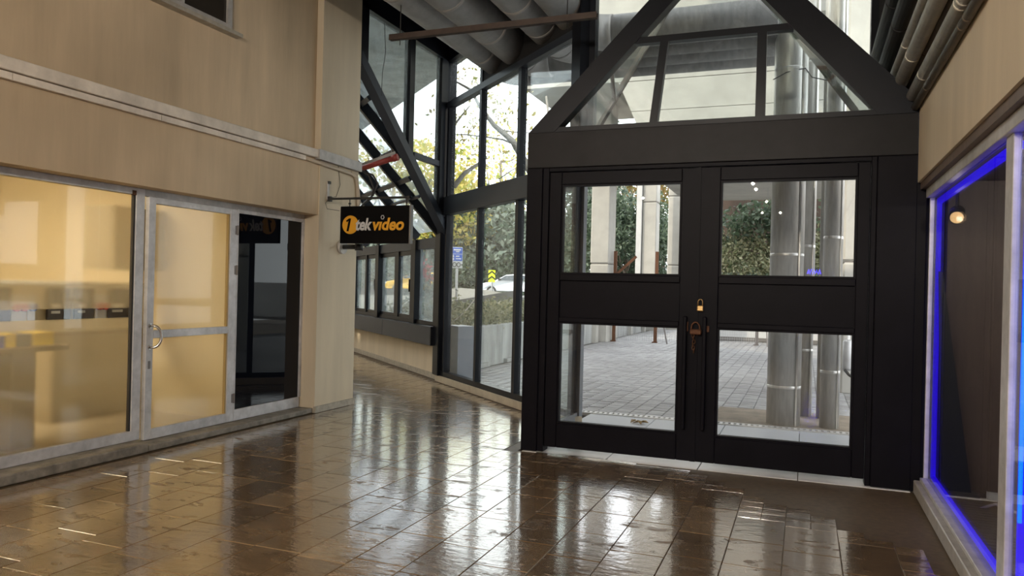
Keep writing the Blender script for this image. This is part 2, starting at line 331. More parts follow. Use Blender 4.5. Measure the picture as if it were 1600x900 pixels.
# ================================================================== FLOOR
floor = struct('floor', 'wet brown travertine tile floor reflecting the glass walls')
fb = MB().box(-16, 3.2, -13, 6.62, -0.12, -0.006); fb.prism([(-16, 6.62, -0.006), (-2.46, 6.62, -0.006), (-2.46, 8.0, -0.006), P45(-0.6, 0, -0.006), P45(14, 0, -0.006), (-16, 18, -0.006)], (0, 0, -0.114))
fb.build('grout_bed', 'grout', floor)
MB().box(-20, 12, -14, 40, -0.35, -0.2).build('sub_base', 'dirt', floor)
def inside(x, y):
    if x < -5.22 and y < 8.05: return False
    if x > 0.80: return False
    if y > 6.60 and x > -2.47: return False
    return (x - A[0]) * N4[0] + (y - A[1]) * N4[1] > 0.09
def tile_mesh():
    b = 0.0025
    v = [(-.5, -.5, -.012), (.5, -.5, -.012), (.5, .5, -.012), (-.5, .5, -.012), (-.5, -.5, -b), (.5, -.5, -b), (.5, .5, -b), (-.5, .5, -b),
         (-.492, -.494, 0), (.492, -.494, 0), (.492, .494, 0), (-.492, .494, 0)]
    f = [(8, 9, 10, 11)]
    for i in range(4):
        j = (i + 1) % 4; f += [(i, j, 4 + j, 4 + i), (4 + i, 4 + j, 8 + j, 8 + i)]
    return v, f
TV, TF = tile_mesh()
tile_me = bpy.data.meshes.new('tile'); tile_me.from_pydata(TV, [], TF); tile_me.materials.append(M['tile'])
tiles = []
x = -15.0 + 0.0
k0 = -48
for k in range(k0, 4):
    xa = -0.085 + 0.312 * k; xb = xa + 0.312
    y = 0.3 + rnd.random() * 0.5 if xa > -5.6 else 7.6
    while y < 19:
        ln = rnd.choice((0.46, 0.5, 0.56, 0.62)); xc, yc = (xa + xb) / 2, y + ln / 2
        x1 = min(xb, 0.815) if xa < 0.815 else xb
        if all(inside(px_, py_) for px_ in (xa + 0.02, min(xb, 0.8) - 0.02) for py_ in (y + 0.02, y + ln - 0.02)):
            tiles.append((xc, yc, 0.312, ln))
        else:
            for hx in (0, 1):
                for hy in range(4):
                    q = ((xa + xb) / 2 - 0.078 + 0.156 * hx, y + ln * (hy + 0.5) / 4)
                    if inside(q[0] - 0.06, q[1] + 0.03) and inside(q[0] + 0.06, q[1] + 0.03): tiles.append((q[0], q[1], 0.158, ln / 4 + 0.002))
        y += ln
def vis_key(t):
    return t[0] ** 2 + t[1] ** 2
big = sorted([t for t in tiles if t[2] > 0.2 and t[1] > 2.2], key=vis_key); big_set = big[:292]
rest = [t for t in tiles if t not in big_set]
for xc, yc, wx, ly in big_set:
    o = bpy.data.objects.new('tile', tile_me); C.objects.link(o); o.parent = floor
    o.location = (xc, yc, rnd.uniform(-0.0008, 0.0006)); o.scale = (wx - 0.004, ly - 0.004, 1); o.rotation_euler = (rnd.gauss(0, 0.0005), rnd.gauss(0, 0.0005), 0)
mb = MB()
for xc, yc, wx, ly in rest:
    mb.add([(xc + v[0] * (wx - 0.004), yc + v[1] * (ly - 0.004), v[2]) for v in TV], TF)
tag(mb.build('tile_field', 'tile', floor), kind='stuff')

# ================================================================== SHELL
ceil = struct('ceiling', 'black unlit ceiling above the pipes')
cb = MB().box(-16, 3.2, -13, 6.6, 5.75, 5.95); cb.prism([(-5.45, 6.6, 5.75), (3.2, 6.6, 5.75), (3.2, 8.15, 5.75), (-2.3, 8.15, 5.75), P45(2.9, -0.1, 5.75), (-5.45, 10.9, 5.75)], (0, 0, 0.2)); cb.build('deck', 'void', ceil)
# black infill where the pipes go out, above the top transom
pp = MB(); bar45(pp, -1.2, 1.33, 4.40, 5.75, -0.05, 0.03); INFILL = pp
wb = struct('wall_back', 'beige wall closing the corridor behind the viewer')
MB().box(-5.6, 3.2, -13, -12.8, 0, 5.75).build('plaster', 'plaster', wb)

we = struct('wall_light_block', 'added plain wall blocking outside light at the far corridor end')  # added out of view to keep outside light from the glass reflections
MB().box(-15.2, -15.0, 8.05, 22, 0, 6.2).build('plaster', 'plaster_pale', we)
wl = struct('wall_left', 'beige plaster wall above the frosted shopfront')
MB().box(-5.60, -5.36, -13, 7.40, 3.035, 5.75).build('upper_plaster', 'plaster', wl)
MB().box(-5.60, -5.29, -13, 7.40, 2.30, 3.035).build('lintel_plaster', 'plaster', wl)
MB().box(-5.60, -5.275, 7.40, 8.20, 0, 5.75).build('pier', 'plaster_pale', wl)
MB().box(-5.60, -5.29, -13, 1.2, 0, 2.30).build('lower_plaster', 'plaster', wl)
MB().box(-16, -5.45, 8.05, 8.2, 0, 12).build('return_plaster', 'plaster_pale', wl)  # unseen upper part raised to keep sun off the corridor floor
bl = struct('baseboard_left', 'grey stone baseboard at the foot of the pier')
for y0, y1 in ((7.395, 7.66), (7.664, 7.93), (7.934, 8.21)):
    MB().box(-5.29, -5.255, y0, y1, 0.0, 0.075).build('tile', 'plinth', bl)

tr = struct('trim_1', 'grimy worn stone kerb under the shopfront')
mb = MB().box(-5.62, -5.285, 1.0, 5.03, 0, 0.082); bevel(mb.build('kerb_stone', 'kerbstone', tr), 0.012, 2)
mb = MB().box(-5.62, -5.295, 5.034, 7.40, 0, 0.058); bevel(mb.build('kerb_stone', 'kerbstone', tr), 0.01, 2)

# upper window of the wall
wn = struct('window_1', 'small grey window high in the plaster wall')
MB().box(-5.37, -5.32, 3.6, 5.96, 3.965, 4.02).box(-5.37, -5.32, 5.90, 5.96, 4.02, 5.5).box(-5.37, -5.32, 3.6, 5.96, 5.44, 5.5).box(-5.37, -5.325, 5.30, 5.35, 4.02, 5.44).build('window_frame', 'alu_dirty', wn)
MB().box(-5.40, -5.27, 3.5, 6.06, 3.925, 3.962).build('window_sill', 'plinth', wn)
MB().box(-5.352, -5.345, 3.6, 5.92, 4.0, 5.46).build('pane', 'dim_glass', wn)

# ------------------------------------------------------------------ shopfront
XF = -5.47
w2 = struct('window_2', 'large frosted shop window glowing warm yellow')
fr = MB().box(XF - 0.06, XF, 1.2, 5.098, 0.083, 0.17).box(XF - 0.06, XF, 5.005, 5.098, 0.17, 2.3).box(XF - 0.06, XF, 1.2, 5.005, 2.24, 2.3).box(XF - 0.06, XF, 1.2, 1.28, 0.17, 2.24)
bevel(fr.build('frame', 'alu', w2), 0.003)
MB().box(XF - 0.045, XF - 0.012, 4.988, 5.005, 0.17, 2.24).build('gasket', 'gasket', w2)
def yslab(name, mat, parent, y0, y1, z0, z1, x=XF - 0.034, t=0.008): return MB().box(x - t, x, y0, y1, z0, z1).build(name, mat, parent)
yslab('pane', 'frost', w2, 1.28, 4.99, 0.17, 1.166); yslab('pane', 'frost', w2, 1.28, 4.99, 1.25, 2.24)
tag(yslab('clear_band', 'door_glass', w2, 1.28, 4.99, 1.166, 1.25), 'clear strip between the frosted films')
MB().box(XF - 0.02, XF + 0.004, 4.96, 5.0, 2.235, 2.275).build('corner_block', 'rust', w2)
top = struct('trim_2', 'grey metal head rail running over the shop door')
MB().box(XF - 0.06, XF - 0.005, 5.10, 7.46, 2.245, 2.3).build('head_rail', 'alu_dirty', top)

d1 = struct('door_1', 'white aluminium shop door with two frosted panes')
def stile(*b): return bevel(MB().box(*b).build('stile', 'alu', d1), 0.004)
stile(XF - 0.045, XF, 5.145, 5.225, 0.062, 2.243); stile(XF - 0.045, XF, 6.178, 6.282, 0.062, 2.243)
for z0, z1 in ((0.062, 0.155), (0.972, 1.044), (2.185, 2.243)): bevel(MB().box(XF - 0.045, XF - 0.002, 5.225, 6.178, z0, z1).build('rail', 'alu', d1), 0.003)
yslab('pane', 'frost', d1, 5.225, 6.178, 0.155, 0.972, XF - 0.024); yslab('pane', 'frost', d1, 5.225, 6.178, 1.044, 2.185, XF - 0.024)
MB().box(XF - 0.04, XF - 0.012, 6.158, 6.178, 0.155, 0.972).box(XF - 0.04, XF - 0.012, 6.158, 6.178, 1.044, 2.185).build('gasket', simple('yellowed_gasket', (0.4, 0.27, 0.1), 0.6), d1)
hp = [(XF, 5.185, 1.085)] + [(XF + 0.035 + 0.045 * math.sin(a), 5.19 + 0.05 * math.sin(a), 0.99 + 0.098 * math.cos(a)) for a in [math.pi * i / 10 for i in range(11)]] + [(XF, 5.185, 0.895)]
hd = MB().tube(hp, 0.0125, 10).build('handle', 'steel', d1, True)
MB().cyl((XF, 5.185, 1.085), (XF + 0.008, 5.185, 1.085), 0.022, 14).cyl((XF, 5.185, 0.895), (XF + 0.008, 5.185, 0.895), 0.022, 14).build('rosette', 'steel', hd)
MB().box(XF, XF + 0.004, 5.172, 5.196, 0.70, 0.77).build('lock', 'screw', d1)
for zz in (2.03, 1.62, 0.30):
    h = MB().cyl((XF + 0.006, 6.275, zz - 0.05), (XF + 0.006, 6.275, zz + 0.05), 0.011, 10).box(XF - 0.002, XF + 0.004, 6.245, 6.275, zz - 0.045, zz + 0.045).build('hinge', 'screw', d1)
w3 = struct('window_3', 'black glass side panel beside the shop door')
fr = MB().box(XF - 0.05, XF, 6.285, 7.372, 0.062, 0.178).box(XF - 0.05, XF, 7.365, 7.42, 0.178, 2.25).box(XF - 0.05, XF, 6.285, 6.30, 0.178, 2.25).box(XF - 0.05, XF, 6.30, 7.365, 2.21, 2.25)
bevel(fr.build('frame', 'alu', w3), 0.003)
yslab('pane', 'black_glass', w3, 6.30, 7.365, 0.178, 2.21, XF - 0.02)
MB().box(-5.6, XF - 0.06, 7.30, 7.46, 0, 2.3).build('reveal', 'plaster', wl)

# shop room behind the frosted glass
shop = struct('wall_shop', 'warm cream walls of the lit shop interior')
MB().box(-9.3, -9.2, 0.8, 6.6, 0, 2.9).box(-9.3, -5.62, 6.42, 6.5, 0, 2.9).box(-9.3, -5.62, 0.8, 0.9, 0, 2.9).box(-9.3, -5.62, 0.8, 6.6, 2.8, 2.9).build('plaster', 'shop_wall', shop)
MB().box(-9.3, -5.62, 0.8, 6.6, -0.02, 0.05).build('floor_slab', 'marble', shop)
ct = thing('low_dark_block', 'added grey-brown block darkening the lower frosted door pane', 'added block', (-7.0, 5.8, 0.05))  # added box that darkens the lower frosted pane from behind
MB().box(-7.4, -6.9, 5.35, 6.38, 0.05, 0.93).build('body', simple('low_block_brown', (0.33, 0.27, 0.18), 0.5), ct); MB().box(-7.43, -6.87, 5.32, 6.4, 0.93, 0.97).build('low_block_top', 'shop_wood', ct)
cbn = thing('high_dark_block', 'added grey block darkening the upper frosted door pane', 'cabinet', (-7.0, 6.0, 1.66))  # added box standing in for the dark band in the upper pane
MB().box(-7.0, -6.6, 5.75, 6.41, 1.60, 2.25).build('body', simple('high_block_grey', (0.36, 0.31, 0.22), 0.5), cbn); MB().box(-6.6, -6.585, 5.76, 6.075, 1.61, 2.24).build('door', 'shop_wall', cbn); MB().box(-6.6, -6.585, 6.085, 6.40, 1.61, 2.24).build('door', simple('high_block_face', (0.38, 0.33, 0.24), 0.5), cbn)
for i, (yy) in enumerate((2.2, 4.4)):
    l = thing('ceiling_light', ('warm flat ceiling panel in the shop over the table', 'warm flat ceiling panel in the shop beside the door')[i], 'lamp', (-7.4, yy, 2.78))
    MB().box(-8.0, -6.7, yy - 0.5, yy + 0.5, 2.75, 2.77).build('diffuser', 'lamp_shop', l)
    MB().box(-8.03, -6.67, yy - 0.53, yy + 0.53, 2.765, 2.80).build('frame', 'pack_white', l)
tb = thing('shop_table', 'brown table standing behind the frosted shop window', 'table', (-6.3, 3.0, 0))
MB().box(-6.7, -5.95, 1.2, 4.77, 0.875, 0.915).build('table_top', 'shop_wood', tb)
for yy in (1.35, 4.42):
    MB().box(-6.55, -6.1, yy - 0.05, yy + 0.16, 0.05, 0.875).build('leg', 'shop_wood', tb)
MB().box(-6.6, -6.56, 1.4, 4.4, 0.4, 0.875).build('panel', 'shop_wood', tb)
for (nm, mt, y0, y1, h, lb) in (('storage_bin', 'box_yellow', 4.57, 4.74, 0.10, 'wide yellow bin at the end of the shop table'), ('storage_bin', 'box_dark', 4.41, 4.535, 0.095, 'dark grey bin between two yellow bins on the shop table'), ('storage_bin', 'box_yellow', 4.32, 4.40, 0.10, 'small yellow bin beside the blue one on the shop table'), ('storage_bin', 'box_blue', 4.2, 4.305, 0.085, 'blue bin on the shop table behind frosted glass')):
    t = thing(nm, lb, 'bin', (-6.2, (y0 + y1) / 2, 0.915), 'bins on the shop table')
    z0 = 0.915; q = MB().box(-6.32, -6.1, y0, y1, z0, z0 + 0.012)
    for b in ((-6.32, -6.31, y0, y1), (-6.11, -6.10, y0, y1), (-6.31, -6.11, y0, y0 + 0.01), (-6.31, -6.11, y1 - 0.01, y1)): q.box(*b, z0 + 0.012, z0 + h)
    q.build('tray', mt, t); MB().box(-6.325, -6.095, y0 - 0.004, y1 + 0.004, z0 + h, z0 + h + 0.008).build('rim', mt, t)
# goods hung on a board seen through the clear strip
bd = thing('display_board', 'cream pegboard with hanging goods inside the shop', 'display', (-6.62, 4.0, 1.0))
MB().box(-6.66, -6.63, 2.6, 6.3, 0.98, 1.46).build('board', 'shop_wall', bd)
MB().box(-6.62, -6.60, 2.6, 6.3, 1.44, 1.46).build('rail', 'steel', bd)
for (y0, y1, mt, lb) in ((4.40, 4.69, 'pack_dark', 'dark packet hanging at the window end of the display board'), (5.04, 5.28, 'pack_dark', 'dark packet with white stripes on the display board'), (5.32, 5.535, 'pack_dark', 'dark packet holding a bluish gadget on the display board'), (5.71, 6.02, 'pack_dark', 'long brownish packet nearest the shop door on the display board')):
    t = thing('hanging_packet', lb, 'packet', (-6.6, (y0 + y1) / 2, 1.1), 'packets on the display board')
    bevel(MB().box(-6.60, -6.57, y0, y1, 1.10, 1.40).build('packet', mt, t), 0.006)
    [MB().box(-6.568, -6.562, y0 + 0.03, (y0 + y1) / 2, zz, zz + 0.025).build('print', 'pack_white', t) for zz in (1.16, 1.215)]
for (yc, mt, lb) in ((4.745, 'pack_red', 'red round toy beside the dark packet on the display board'), (4.815, 'pack_red', 'second red round toy next to the blue one on the display board'), (4.90, 'box_blue', 'blue round toy on the display board'), (5.60, 'pack_red', 'red round toy after the gadget packet on the display board'), (5.665, 'pack_red', 'red round toy beside the long packet on the display board')):
    t = thing('hanging_toy', lb, 'toy', (-6.6, yc, 1.2), 'round toys on the display board')
    MB().cyl((-6.60, yc, 1.22), (-6.56, yc, 1.22), 0.035, 14).build('toy_disc', mt, t); MB().box(-6.602, -6.598, yc - 0.035, yc + 0.035, 1.1, 1.34).build('card', 'pack_white', t)

# ------------------------------------------------------------------ trunking, sign and services on the wall
tk = thing('cable_trunking', 'stained off-white cable trunking running along the plaster wall', 'trunking', (-5.29, 5, 2.94))
bevel(MB().box(-5.40, -5.235, -3, 7.36, 2.945, 3.04).build('duct_cover', 'trunk', tk), 0.006)
y = -3.0
for ye in (-0.2, 1.9, 3.72, 5.05, 6.05, 7.1):
    MB().box(-5.30, -5.25, y, ye - 0.006, 2.885, 2.935).build('small_duct', 'trunk', tk); y = ye
MB().prism([(-5.275, 7.30, 2.93), (-5.215, 7.30, 2.93), (-5.215, 8.19, 2.915), (-5.275, 8.19, 2.915)], (0, 0, 0.115)).build('end_cover', 'alu_dirty', tk)
MB().tube([(-5.27, 7.1, 2.91), (-5.255, 7.5, 2.885), (-5.25, 8.0, 2.865), (-5.25, 8.1, 2.84), (-5.25, 8.15, 2.74), (-5.25, 8.17, 2.55), (-5.25, 8.19, 2.45)], 0.02, 8).build('conduit', 'conduit', tk, True)
MB().tube([(-5.24, 8.0, 2.89), (-5.235, 8.12, 2.83), (-5.235, 8.16, 2.65), (-5.235, 8.19, 2.5)], 0.014, 8).build('conduit', 'conduit', tk, True)
for i, (dx, dz) in enumerate(((0.0, 0.0), (0.06, 0.05))):
    pts = [(-5.22, 8.2, 2.93), (-5.15 + dx, 8.25, 2.88), (-5.08 + dx, 8.26, 2.72 + dz), (-5.12 + dx * 0.5, 8.26, 2.58 + dz), (-5.20, 8.22, 2.52), (-5.24, 8.2, 2.46)]
    tag(MB().tube(pts, 0.012, 6).build('hanging_cable', 'cable', None, True), ('black cable looping out from the trunking end', 'black cable forming the wider loop at the trunking end')[i], 'cable', 'cable loops at the pier')
tag(MB().tube([(-5.27, 7.75, 2.94), (-5.268, 7.8, 2.7), (-5.265, 7.72, 2.55), (-5.262, 7.6, 2.52), (-5.262, 7.5, 2.45), (-5.25, 7.52, 2.38), (-5.1, 7.55, 2.36)], 0.003, 5).build('thin_wire', 'cable', None), 'thin wire drooping from the trunking to the sign', 'wire')
rp = thing('red_pipe', 'short red capped pipe sticking out past the pier', 'pipe', (-5.4, 8.6, 3.1))
pr0, pr1 = Vector((-5.55, 8.55, 3.00)), Vector((-4.98, 8.62, 3.16))
MB().cyl(pr0, pr1, 0.036, 14).build('tube', 'red', rp, True); MB().cyl(pr1 - (pr1 - pr0).normalized() * 0.05, pr1 + (pr1 - pr0).normalized() * 0.025, 0.046, 14).build('cap', 'red', rp, True)
rl = thing('support_rail', 'thin steel rail above the red pipe', 'rail', (-5.4, 8.75, 3.2))
MB().bar((-5.65, 8.75, 3.09), (-5.10, 8.80, 3.26), 0.02, 0.035).build('channel', 'galv', rl)
for t in (0.3, 0.62, 0.9):
    p = Vector((-5.65, 8.75, 3.09)).lerp(Vector((-5.10, 8.80, 3.26)), t); MB().cyl(p + Vector((0, 0, -0.1)), p + Vector((0, 0, 0.06)), 0.004, 6).build('rod', 'galv', rl)

sg = thing('shop_sign', 'black hanging sign with orange and white shop lettering', 'sign', (-4.6, 7.55, 1.97))
bevel(MB().box(-5.055, -4.145, 7.50, 7.55, 1.975, 2.405).build('sign_box', 'sign', sg), 0.006)
MB().box(-4.145, -4.125, 7.498, 7.552, 1.972, 2.408).build('edge_trim', 'sign_edge', sg)
MB().cyl((-5.27, 7.55, 2.5), (-4.17, 7.55, 2.5), 0.014, 10).box(-4.20, -4.17, 7.535, 7.565, 2.47, 2.515).build('arm', 'lamp_body', sg)
wp = MB().box(-5.29, -5.26, 7.535, 7.575, 2.49, 2.71).build('wall_plate', 'alu_dirty', sg); MB().box(-5.26, -5.22, 7.535, 7.575, 2.47, 2.53).build('clamp', 'lamp_body', wp); MB().box(-5.26, -5.245, 7.53, 7.58, 2.68, 2.71).build('clamp', 'lamp_body', wp)
for xx in (-4.96, -4.21):
    MB().cyl((xx, 7.55, 2.405), (xx, 7.55, 2.5), 0.006, 6).box(xx - 0.012, xx + 0.012, 7.54, 7.56, 2.43, 2.45).build('hanger', 'lamp_body', sg)
def text_mesh(name, body, size, mat, parent, x, z, yplane, shear=0.25, offset=0.012, width=None):
    cu = bpy.data.curves.new(name, 'FONT'); cu.body = body; cu.size = size; cu.shear = shear; cu.offset = offset; cu.extrude = 0.003; cu.resolution_u = 4
    to = bpy.data.objects.new('tmp', cu); C.objects.link(to)
    dg = bpy.context.evaluated_depsgraph_get(); dg.update(); me = bpy.data.meshes.new_from_object(to.evaluated_get(dg)); bpy.data.objects.remove(to)
    xs = [v.co.x for v in me.vertices]; x0, x1 = min(xs), max(xs); k = (width / (x1 - x0)) if width else 1
    o0 = Vector(WLOC[parent.name])
    for v in me.vertices:
        v.co = Vector((x + (v.co.x - x0) * k, yplane - v.co.z, z + v.co.y)) - o0
    me.materials.clear(); me.materials.append(M[mat]); me.name = name
    o = bpy.data.objects.new(name, me); C.objects.link(o); o.parent = parent; return o
YS = 7.4975
MB().cyl((-4.912, YS + 0.002, 2.19), (-4.912, YS - 0.002, 2.19), 0.107, 36).build('emblem', 'ink_orange', sg)
text_mesh('numeral', '1', 0.21, 'sign', sg, -4.957, 2.117, YS - 0.006, 0.2, 0.002)
MB().prism([(-4.925, YS - 0.006, 2.262), (-4.905, YS - 0.006, 2.262), (-4.955, YS - 0.006, 2.218), (-4.965, YS - 0.006, 2.238)], (0, -0.003, 0)).build('numeral_flag', 'sign', sg)
text_mesh('lettering', 'tek', 0.19, 'ink_white', sg, -4.838, 2.13, YS - 0.004, 0.2, 0.006, 0.215)
text_mesh('lettering', 'v\u0131deo', 0.19, 'ink_orange', sg, -4.612, 2.13, YS - 0.004, 0.2, 0.006, 0.405)
ring = MB().tube([(-4.485 + 0.02 * math.cos(a), YS - 0.004, 2.272 + 0.023 * math.sin(a)) for a in [2 * math.pi * i / 6 for i in range(7)]], 0.005, 6); ring.build('ring_mark', 'ink_white', sg)
mt_ = thing('wall_mount', 'round grey wall mount with black arm below the sign', 'bracket', (-5.27, 7.86, 1.95))
MB().cyl((-5.275, 7.86, 1.955), (-5.235, 7.86, 1.955), 0.085, 20).build('flange', 'alu_dirty', mt_, True)
ar = MB().cyl((-5.235, 7.86, 1.955), (-4.97, 7.83, 1.955), 0.03, 12).build('arm', 'lamp_body', mt_, True); MB().cyl((-5.0, 7.83, 1.91), (-5.0, 7.83, 1.99), 0.05, 12).build('knob', 'lamp_body', mt_, True)

# ------------------------------------------------------------------ right wall and shop
XR = 0.80
wr = struct('wall_right', 'beige plaster wall above the blue-lit shop window')
MB().box(XR, 3.2, -13, 6.64, 2.40, 5.75).build('plaster', 'plaster_pale', wr)
MB().box(XR + 0.02, XR + 0.2, -13, 6.64, 2.345, 2.40).build('soffit_band', 'wood_wall', wr)
MB().box(XR, 3.2, -13, 1.0, 0, 2.40).build('lower_plaster', 'plaster_pale', wr)
w8 = struct('window_4', 'aluminium shop window with blue light strips')
bevel(MB().box(0.815, 1.0, 1.0, 6.60, 0.0, 0.098).build('window_sill', 'alu_dirty', w8), 0.006)
XG = 0.90
fr = MB().box(XG - 0.045, XG + 0.015, 1.0, 6.60, 2.275, 2.345).box(XG - 0.02, XG + 0.015, 6.58, 6.60, 0.098, 2.275).box(XG - 0.02, XG + 0.015, 4.08, 4.22, 0.125, 2.275).box(XG - 0.045, XG + 0.015, 1.0, 6.58, 0.098, 0.125)
bevel(fr.build('frame', 'alu', w8), 0.003)
MB().box(XG - 0.005, XG + 0.004, 4.22, 6.58, 0.125, 2.275).build('pane', 'door_glass', w8); MB().box(XG - 0.005, XG + 0.004, 1.0, 4.06, 0.125, 2.275).build('pane', 'door_glass', w8)
L1 = thing('light_strip', 'blue light strip framing the window pane by the black jamb', 'light strip', (0.92, 6.5, 0.2), 'blue strips of the shop window')
for b in ((6.53, 6.575, 0.135, 2.265), (4.24, 6.53, 2.225, 2.265), (4.24, 6.53, 0.13, 0.155)): MB().box(0.925, 0.955, *b).build('strip', 'led', L1)
L2 = thing('light_strip', 'bright blue light strip framing the pane nearer the viewer', 'light strip', (0.92, 3.9, 0.2), 'blue strips of the shop window')
for b in ((4.045, 4.07, 0.135, 2.265), (1.2, 4.045, 2.225, 2.265), (1.2, 4.045, 0.13, 0.155)): MB().box(0.925, 0.955, *b).build('strip', 'led', L2)
MB().tube([(0.93, 3.98, 2.2), (0.925, 4.01, 2.1), (0.925, 4.02, 1.2), (0.925, 4.02, 0.5)], 0.009, 8).build('bright_tube', 'led_bright', L2)
sr = struct('wall_shop_back', 'brown panelled walls of the dark shop room')
MB().box(2.6, 2.7, 0.8, 6.62, 0, 2.9).box(1.0, 2.7, 6.56, 6.63, 0, 2.9).box(1.0, 2.7, 0.8, 0.9, 0, 2.9).build('panelling', 'wood_wall', sr)
MB().box(0.97, 2.7, 0.8, 6.62, 2.39, 2.45).build('ceiling_board', 'wood_wall', sr); MB().box(1.0, 2.7, 0.8, 6.62, 0.0, 0.06).build('floor_slab', 'shop_floor', sr)
for yy in (3.2, 3.5): MB().box(2.5, 2.6, yy, yy + 0.12, 0.06, 2.2).build('post', 'wood_pale', sr)
vg = thing('floor_grille', 'dark slatted floor grille behind the shop glass', 'grille', (1.05, 5.4, 0.06))
MB().box(0.985, 1.21, 4.3, 6.5, 0.062, 0.072).build('pan', 'panel_dark', vg)
for i in range(34): MB().box(0.99, 1.2, 4.33 + i * 0.064, 4.36 + i * 0.064, 0.078, 0.09).build('slat', 'screw', vg)
lp = thing('leaning_board', 'dark blue pointed board leaning inside the dark shop', 'board', (1.2, 6.3, 0.06))
MB().prism([(0.97, 6.39, 0.065), (1.17, 6.39, 0.065), (0.955, 6.43, 1.7), (0.93, 6.43, 1.7)], (0, 0.03, 0.006)).build('board', 'panel_dark', lp)
tag(MB().tube([(1.15, 6.0, 0.075), (1.22, 5.9, 0.14), (1.32, 5.75, 0.13), (1.36, 5.6, 0.08), (1.28, 5.55, 0.075)], 0.01, 7).build('floor_cable', 'cable_w', None, True), 'pale cable curled on the dark shop floor', 'cable')
def spot(name_label, p, aim, energy, grp, size=0.05, spread=1.9):
    p = Vector(p); a = (Vector(aim) - p).normalized()
    t = thing('spot_lamp', name_label, 'lamp', p, grp)
    MB().cyl(p - a * 0.14, p, size, 16).build('lamp_body', 'lamp_body', t, True); MB().cyl(p - a * 0.006, p + a * 0.004, size * 0.86, 16).build('lens', 'lamp_spot' if 'corridor' in name_label else 'lamp_shop_spot', t)
    MB().cyl(p - a * 0.1, p - a * 0.1 + Vector((0, 0, 0.22)), 0.012, 8).build('stem', 'lamp_body', t)
    ld = bpy.data.lights.new('spot', 'SPOT'); ld.energy = energy; ld.color = (1, 0.88, 0.74); ld.spot_size = spread; ld.spot_blend = 0.6; ld.shadow_soft_size = 0.02
    lo = bpy.data.objects.new('spot_light', ld); C.objects.link(lo); lo.location = a * 0.03; lo.rotation_euler = a.to_track_quat('-Z', 'Y').to_euler(); lo.parent = t
    return t
spot('lit round spotlight on the ceiling of the dark shop', (1.0, 6.2, 2.085), (0.7, 4.6, 1.4), 1, 'spotlights of the dark shop', 0.05)
spot('added unseen spotlight brightening the walls of the blue-lit shop', (1.45, 4.4, 2.25), (1.9, 6.4, 1.0), 45, 'spotlights of the dark shop', 0.06)  # added lamp out of view, brightens the dark shop interior

# corridor lamps behind the viewer; sixth is added to brighten the right-hand wall
for i, (p, aim, en) in enumerate((((-0.9, -0.9, 3.5), (-4.6, 4.4, 2.2), 260), ((-0.9, -1.6, 3.5), (-2.0, 3.0, 0), 160), ((-0.8, -3.6, 3.5), (-1.5, 0.5, 0), 200), ((-1.0, -5.9, 3.5), (-2.5, -3, 0), 200), ((-0.6, -6.1, 3.5), (0.6, 2, 2.0), 200), ((-3.4, -0.4, 3.6), (0.8, 3.4, 2.9), 200), ((-3.4, -3.4, 3.6), (-4.4, 0.5, 1.5), 260))):
    spot(('first', 'second', 'third', 'fourth', 'fifth', 'added sixth', 'seventh')[i] + ' corridor ceiling spotlight counted from the doors behind the viewer', p, aim, en, 'corridor ceiling spotlights', 0.034, 2.4)

ns = thing('neon_sign', 'small blue neon squiggle on the corridor wall behind the viewer', 'sign', (0.25, -12.78, 2.3))
MB().box(0.0, 0.52, -12.8, -12.76, 2.12, 2.44).build('backing', 'sign', ns)
MB().tube([(0.06 + 0.04 * k, -12.74, 2.2 + (0.14 if k % 2 else 0.0)) for k in range(11)], 0.022, 6).build('tube', emit('neon_blue', (0.04, 0.02, 1.0), 30.0), ns)

# right-hand pipes along the wall top
for (X, Z, r, mt, lb) in ((0.551, 3.62, 0.06, 'pipe_black', 'upper black foam pipe beside the glass gable'), (0.59, 3.45, 0.06, 'pipe_black', 'lower black foam pipe next to the silver pipes'), (0.63, 3.3, 0.032, 'pipe_silver', 'slim silver pipe next to the black pipes'), (0.675, 3.22, 0.05, 'pipe_silver', 'thick silver pipe in the bundle along the beige wall'), (0.755, 3.235, 0.03, 'pipe_brown', 'dusty brown pipe behind the thick silver pipe'), (0.748, 3.08, 0.045, 'pipe_silver', 'dull silver pipe tight against the beige wall'), (0.768, 2.99, 0.028, 'pipe_brown', 'lowest brown pipe on the beige wall')):
    t = thing('wall_pipe', lb, 'pipe', (X, 3, Z), 'pipes along the beige wall')
    MB().cyl((X, -3, Z), (X, 8.0 if Z > 3.1 else 6.63, Z), r, 16).build('pipe_run', mt, t, True)
    for yy in (2.3 + 9 * (X - 0.5), 5.1 - 2 * (X - 0.5), 6.0):
        MB().cyl((X, yy, Z), (X, yy + 0.035, Z), r * 1.03, 16).build('joint_band', mt, t, True)

# ================================================================== ENTRY
en = struct('wall_entry', 'black box frame around the double doors')
F0 = 6.64
for nm, b in (('jamb', (-2.44, -2.285, F0, 6.80, 0, 2.62)), ('jamb', (0.515, 0.80, F0, 6.80, 0, 2.62))): bevel(MB().box(*b).build(nm, 'black', en), 0.006)
MB().box(0.80, 0.865, F0 + 0.005, 6.80, 0, 2.40).build('jamb_return', 'black', en)
bevel(MB().box(-2.44, 0.80, F0, 6.80, 2.62, 2.95).build('header', 'black_header', en), 0.006)
bevel(MB().box(-2.285, -2.225, F0 + 0.015, 6.80, 0, 2.62).box(0.475, 0.515, F0 + 0.015, 6.80, 0, 2.62).box(-2.225, 0.475, F0 + 0.015, 6.80, 2.585, 2.62).build('door_frame', 'black', en), 0.004)
MB().box(-2.44, 0.80, 6.82, 8.1, 2.86, 2.93).build('lobby_ceiling', 'black', en)
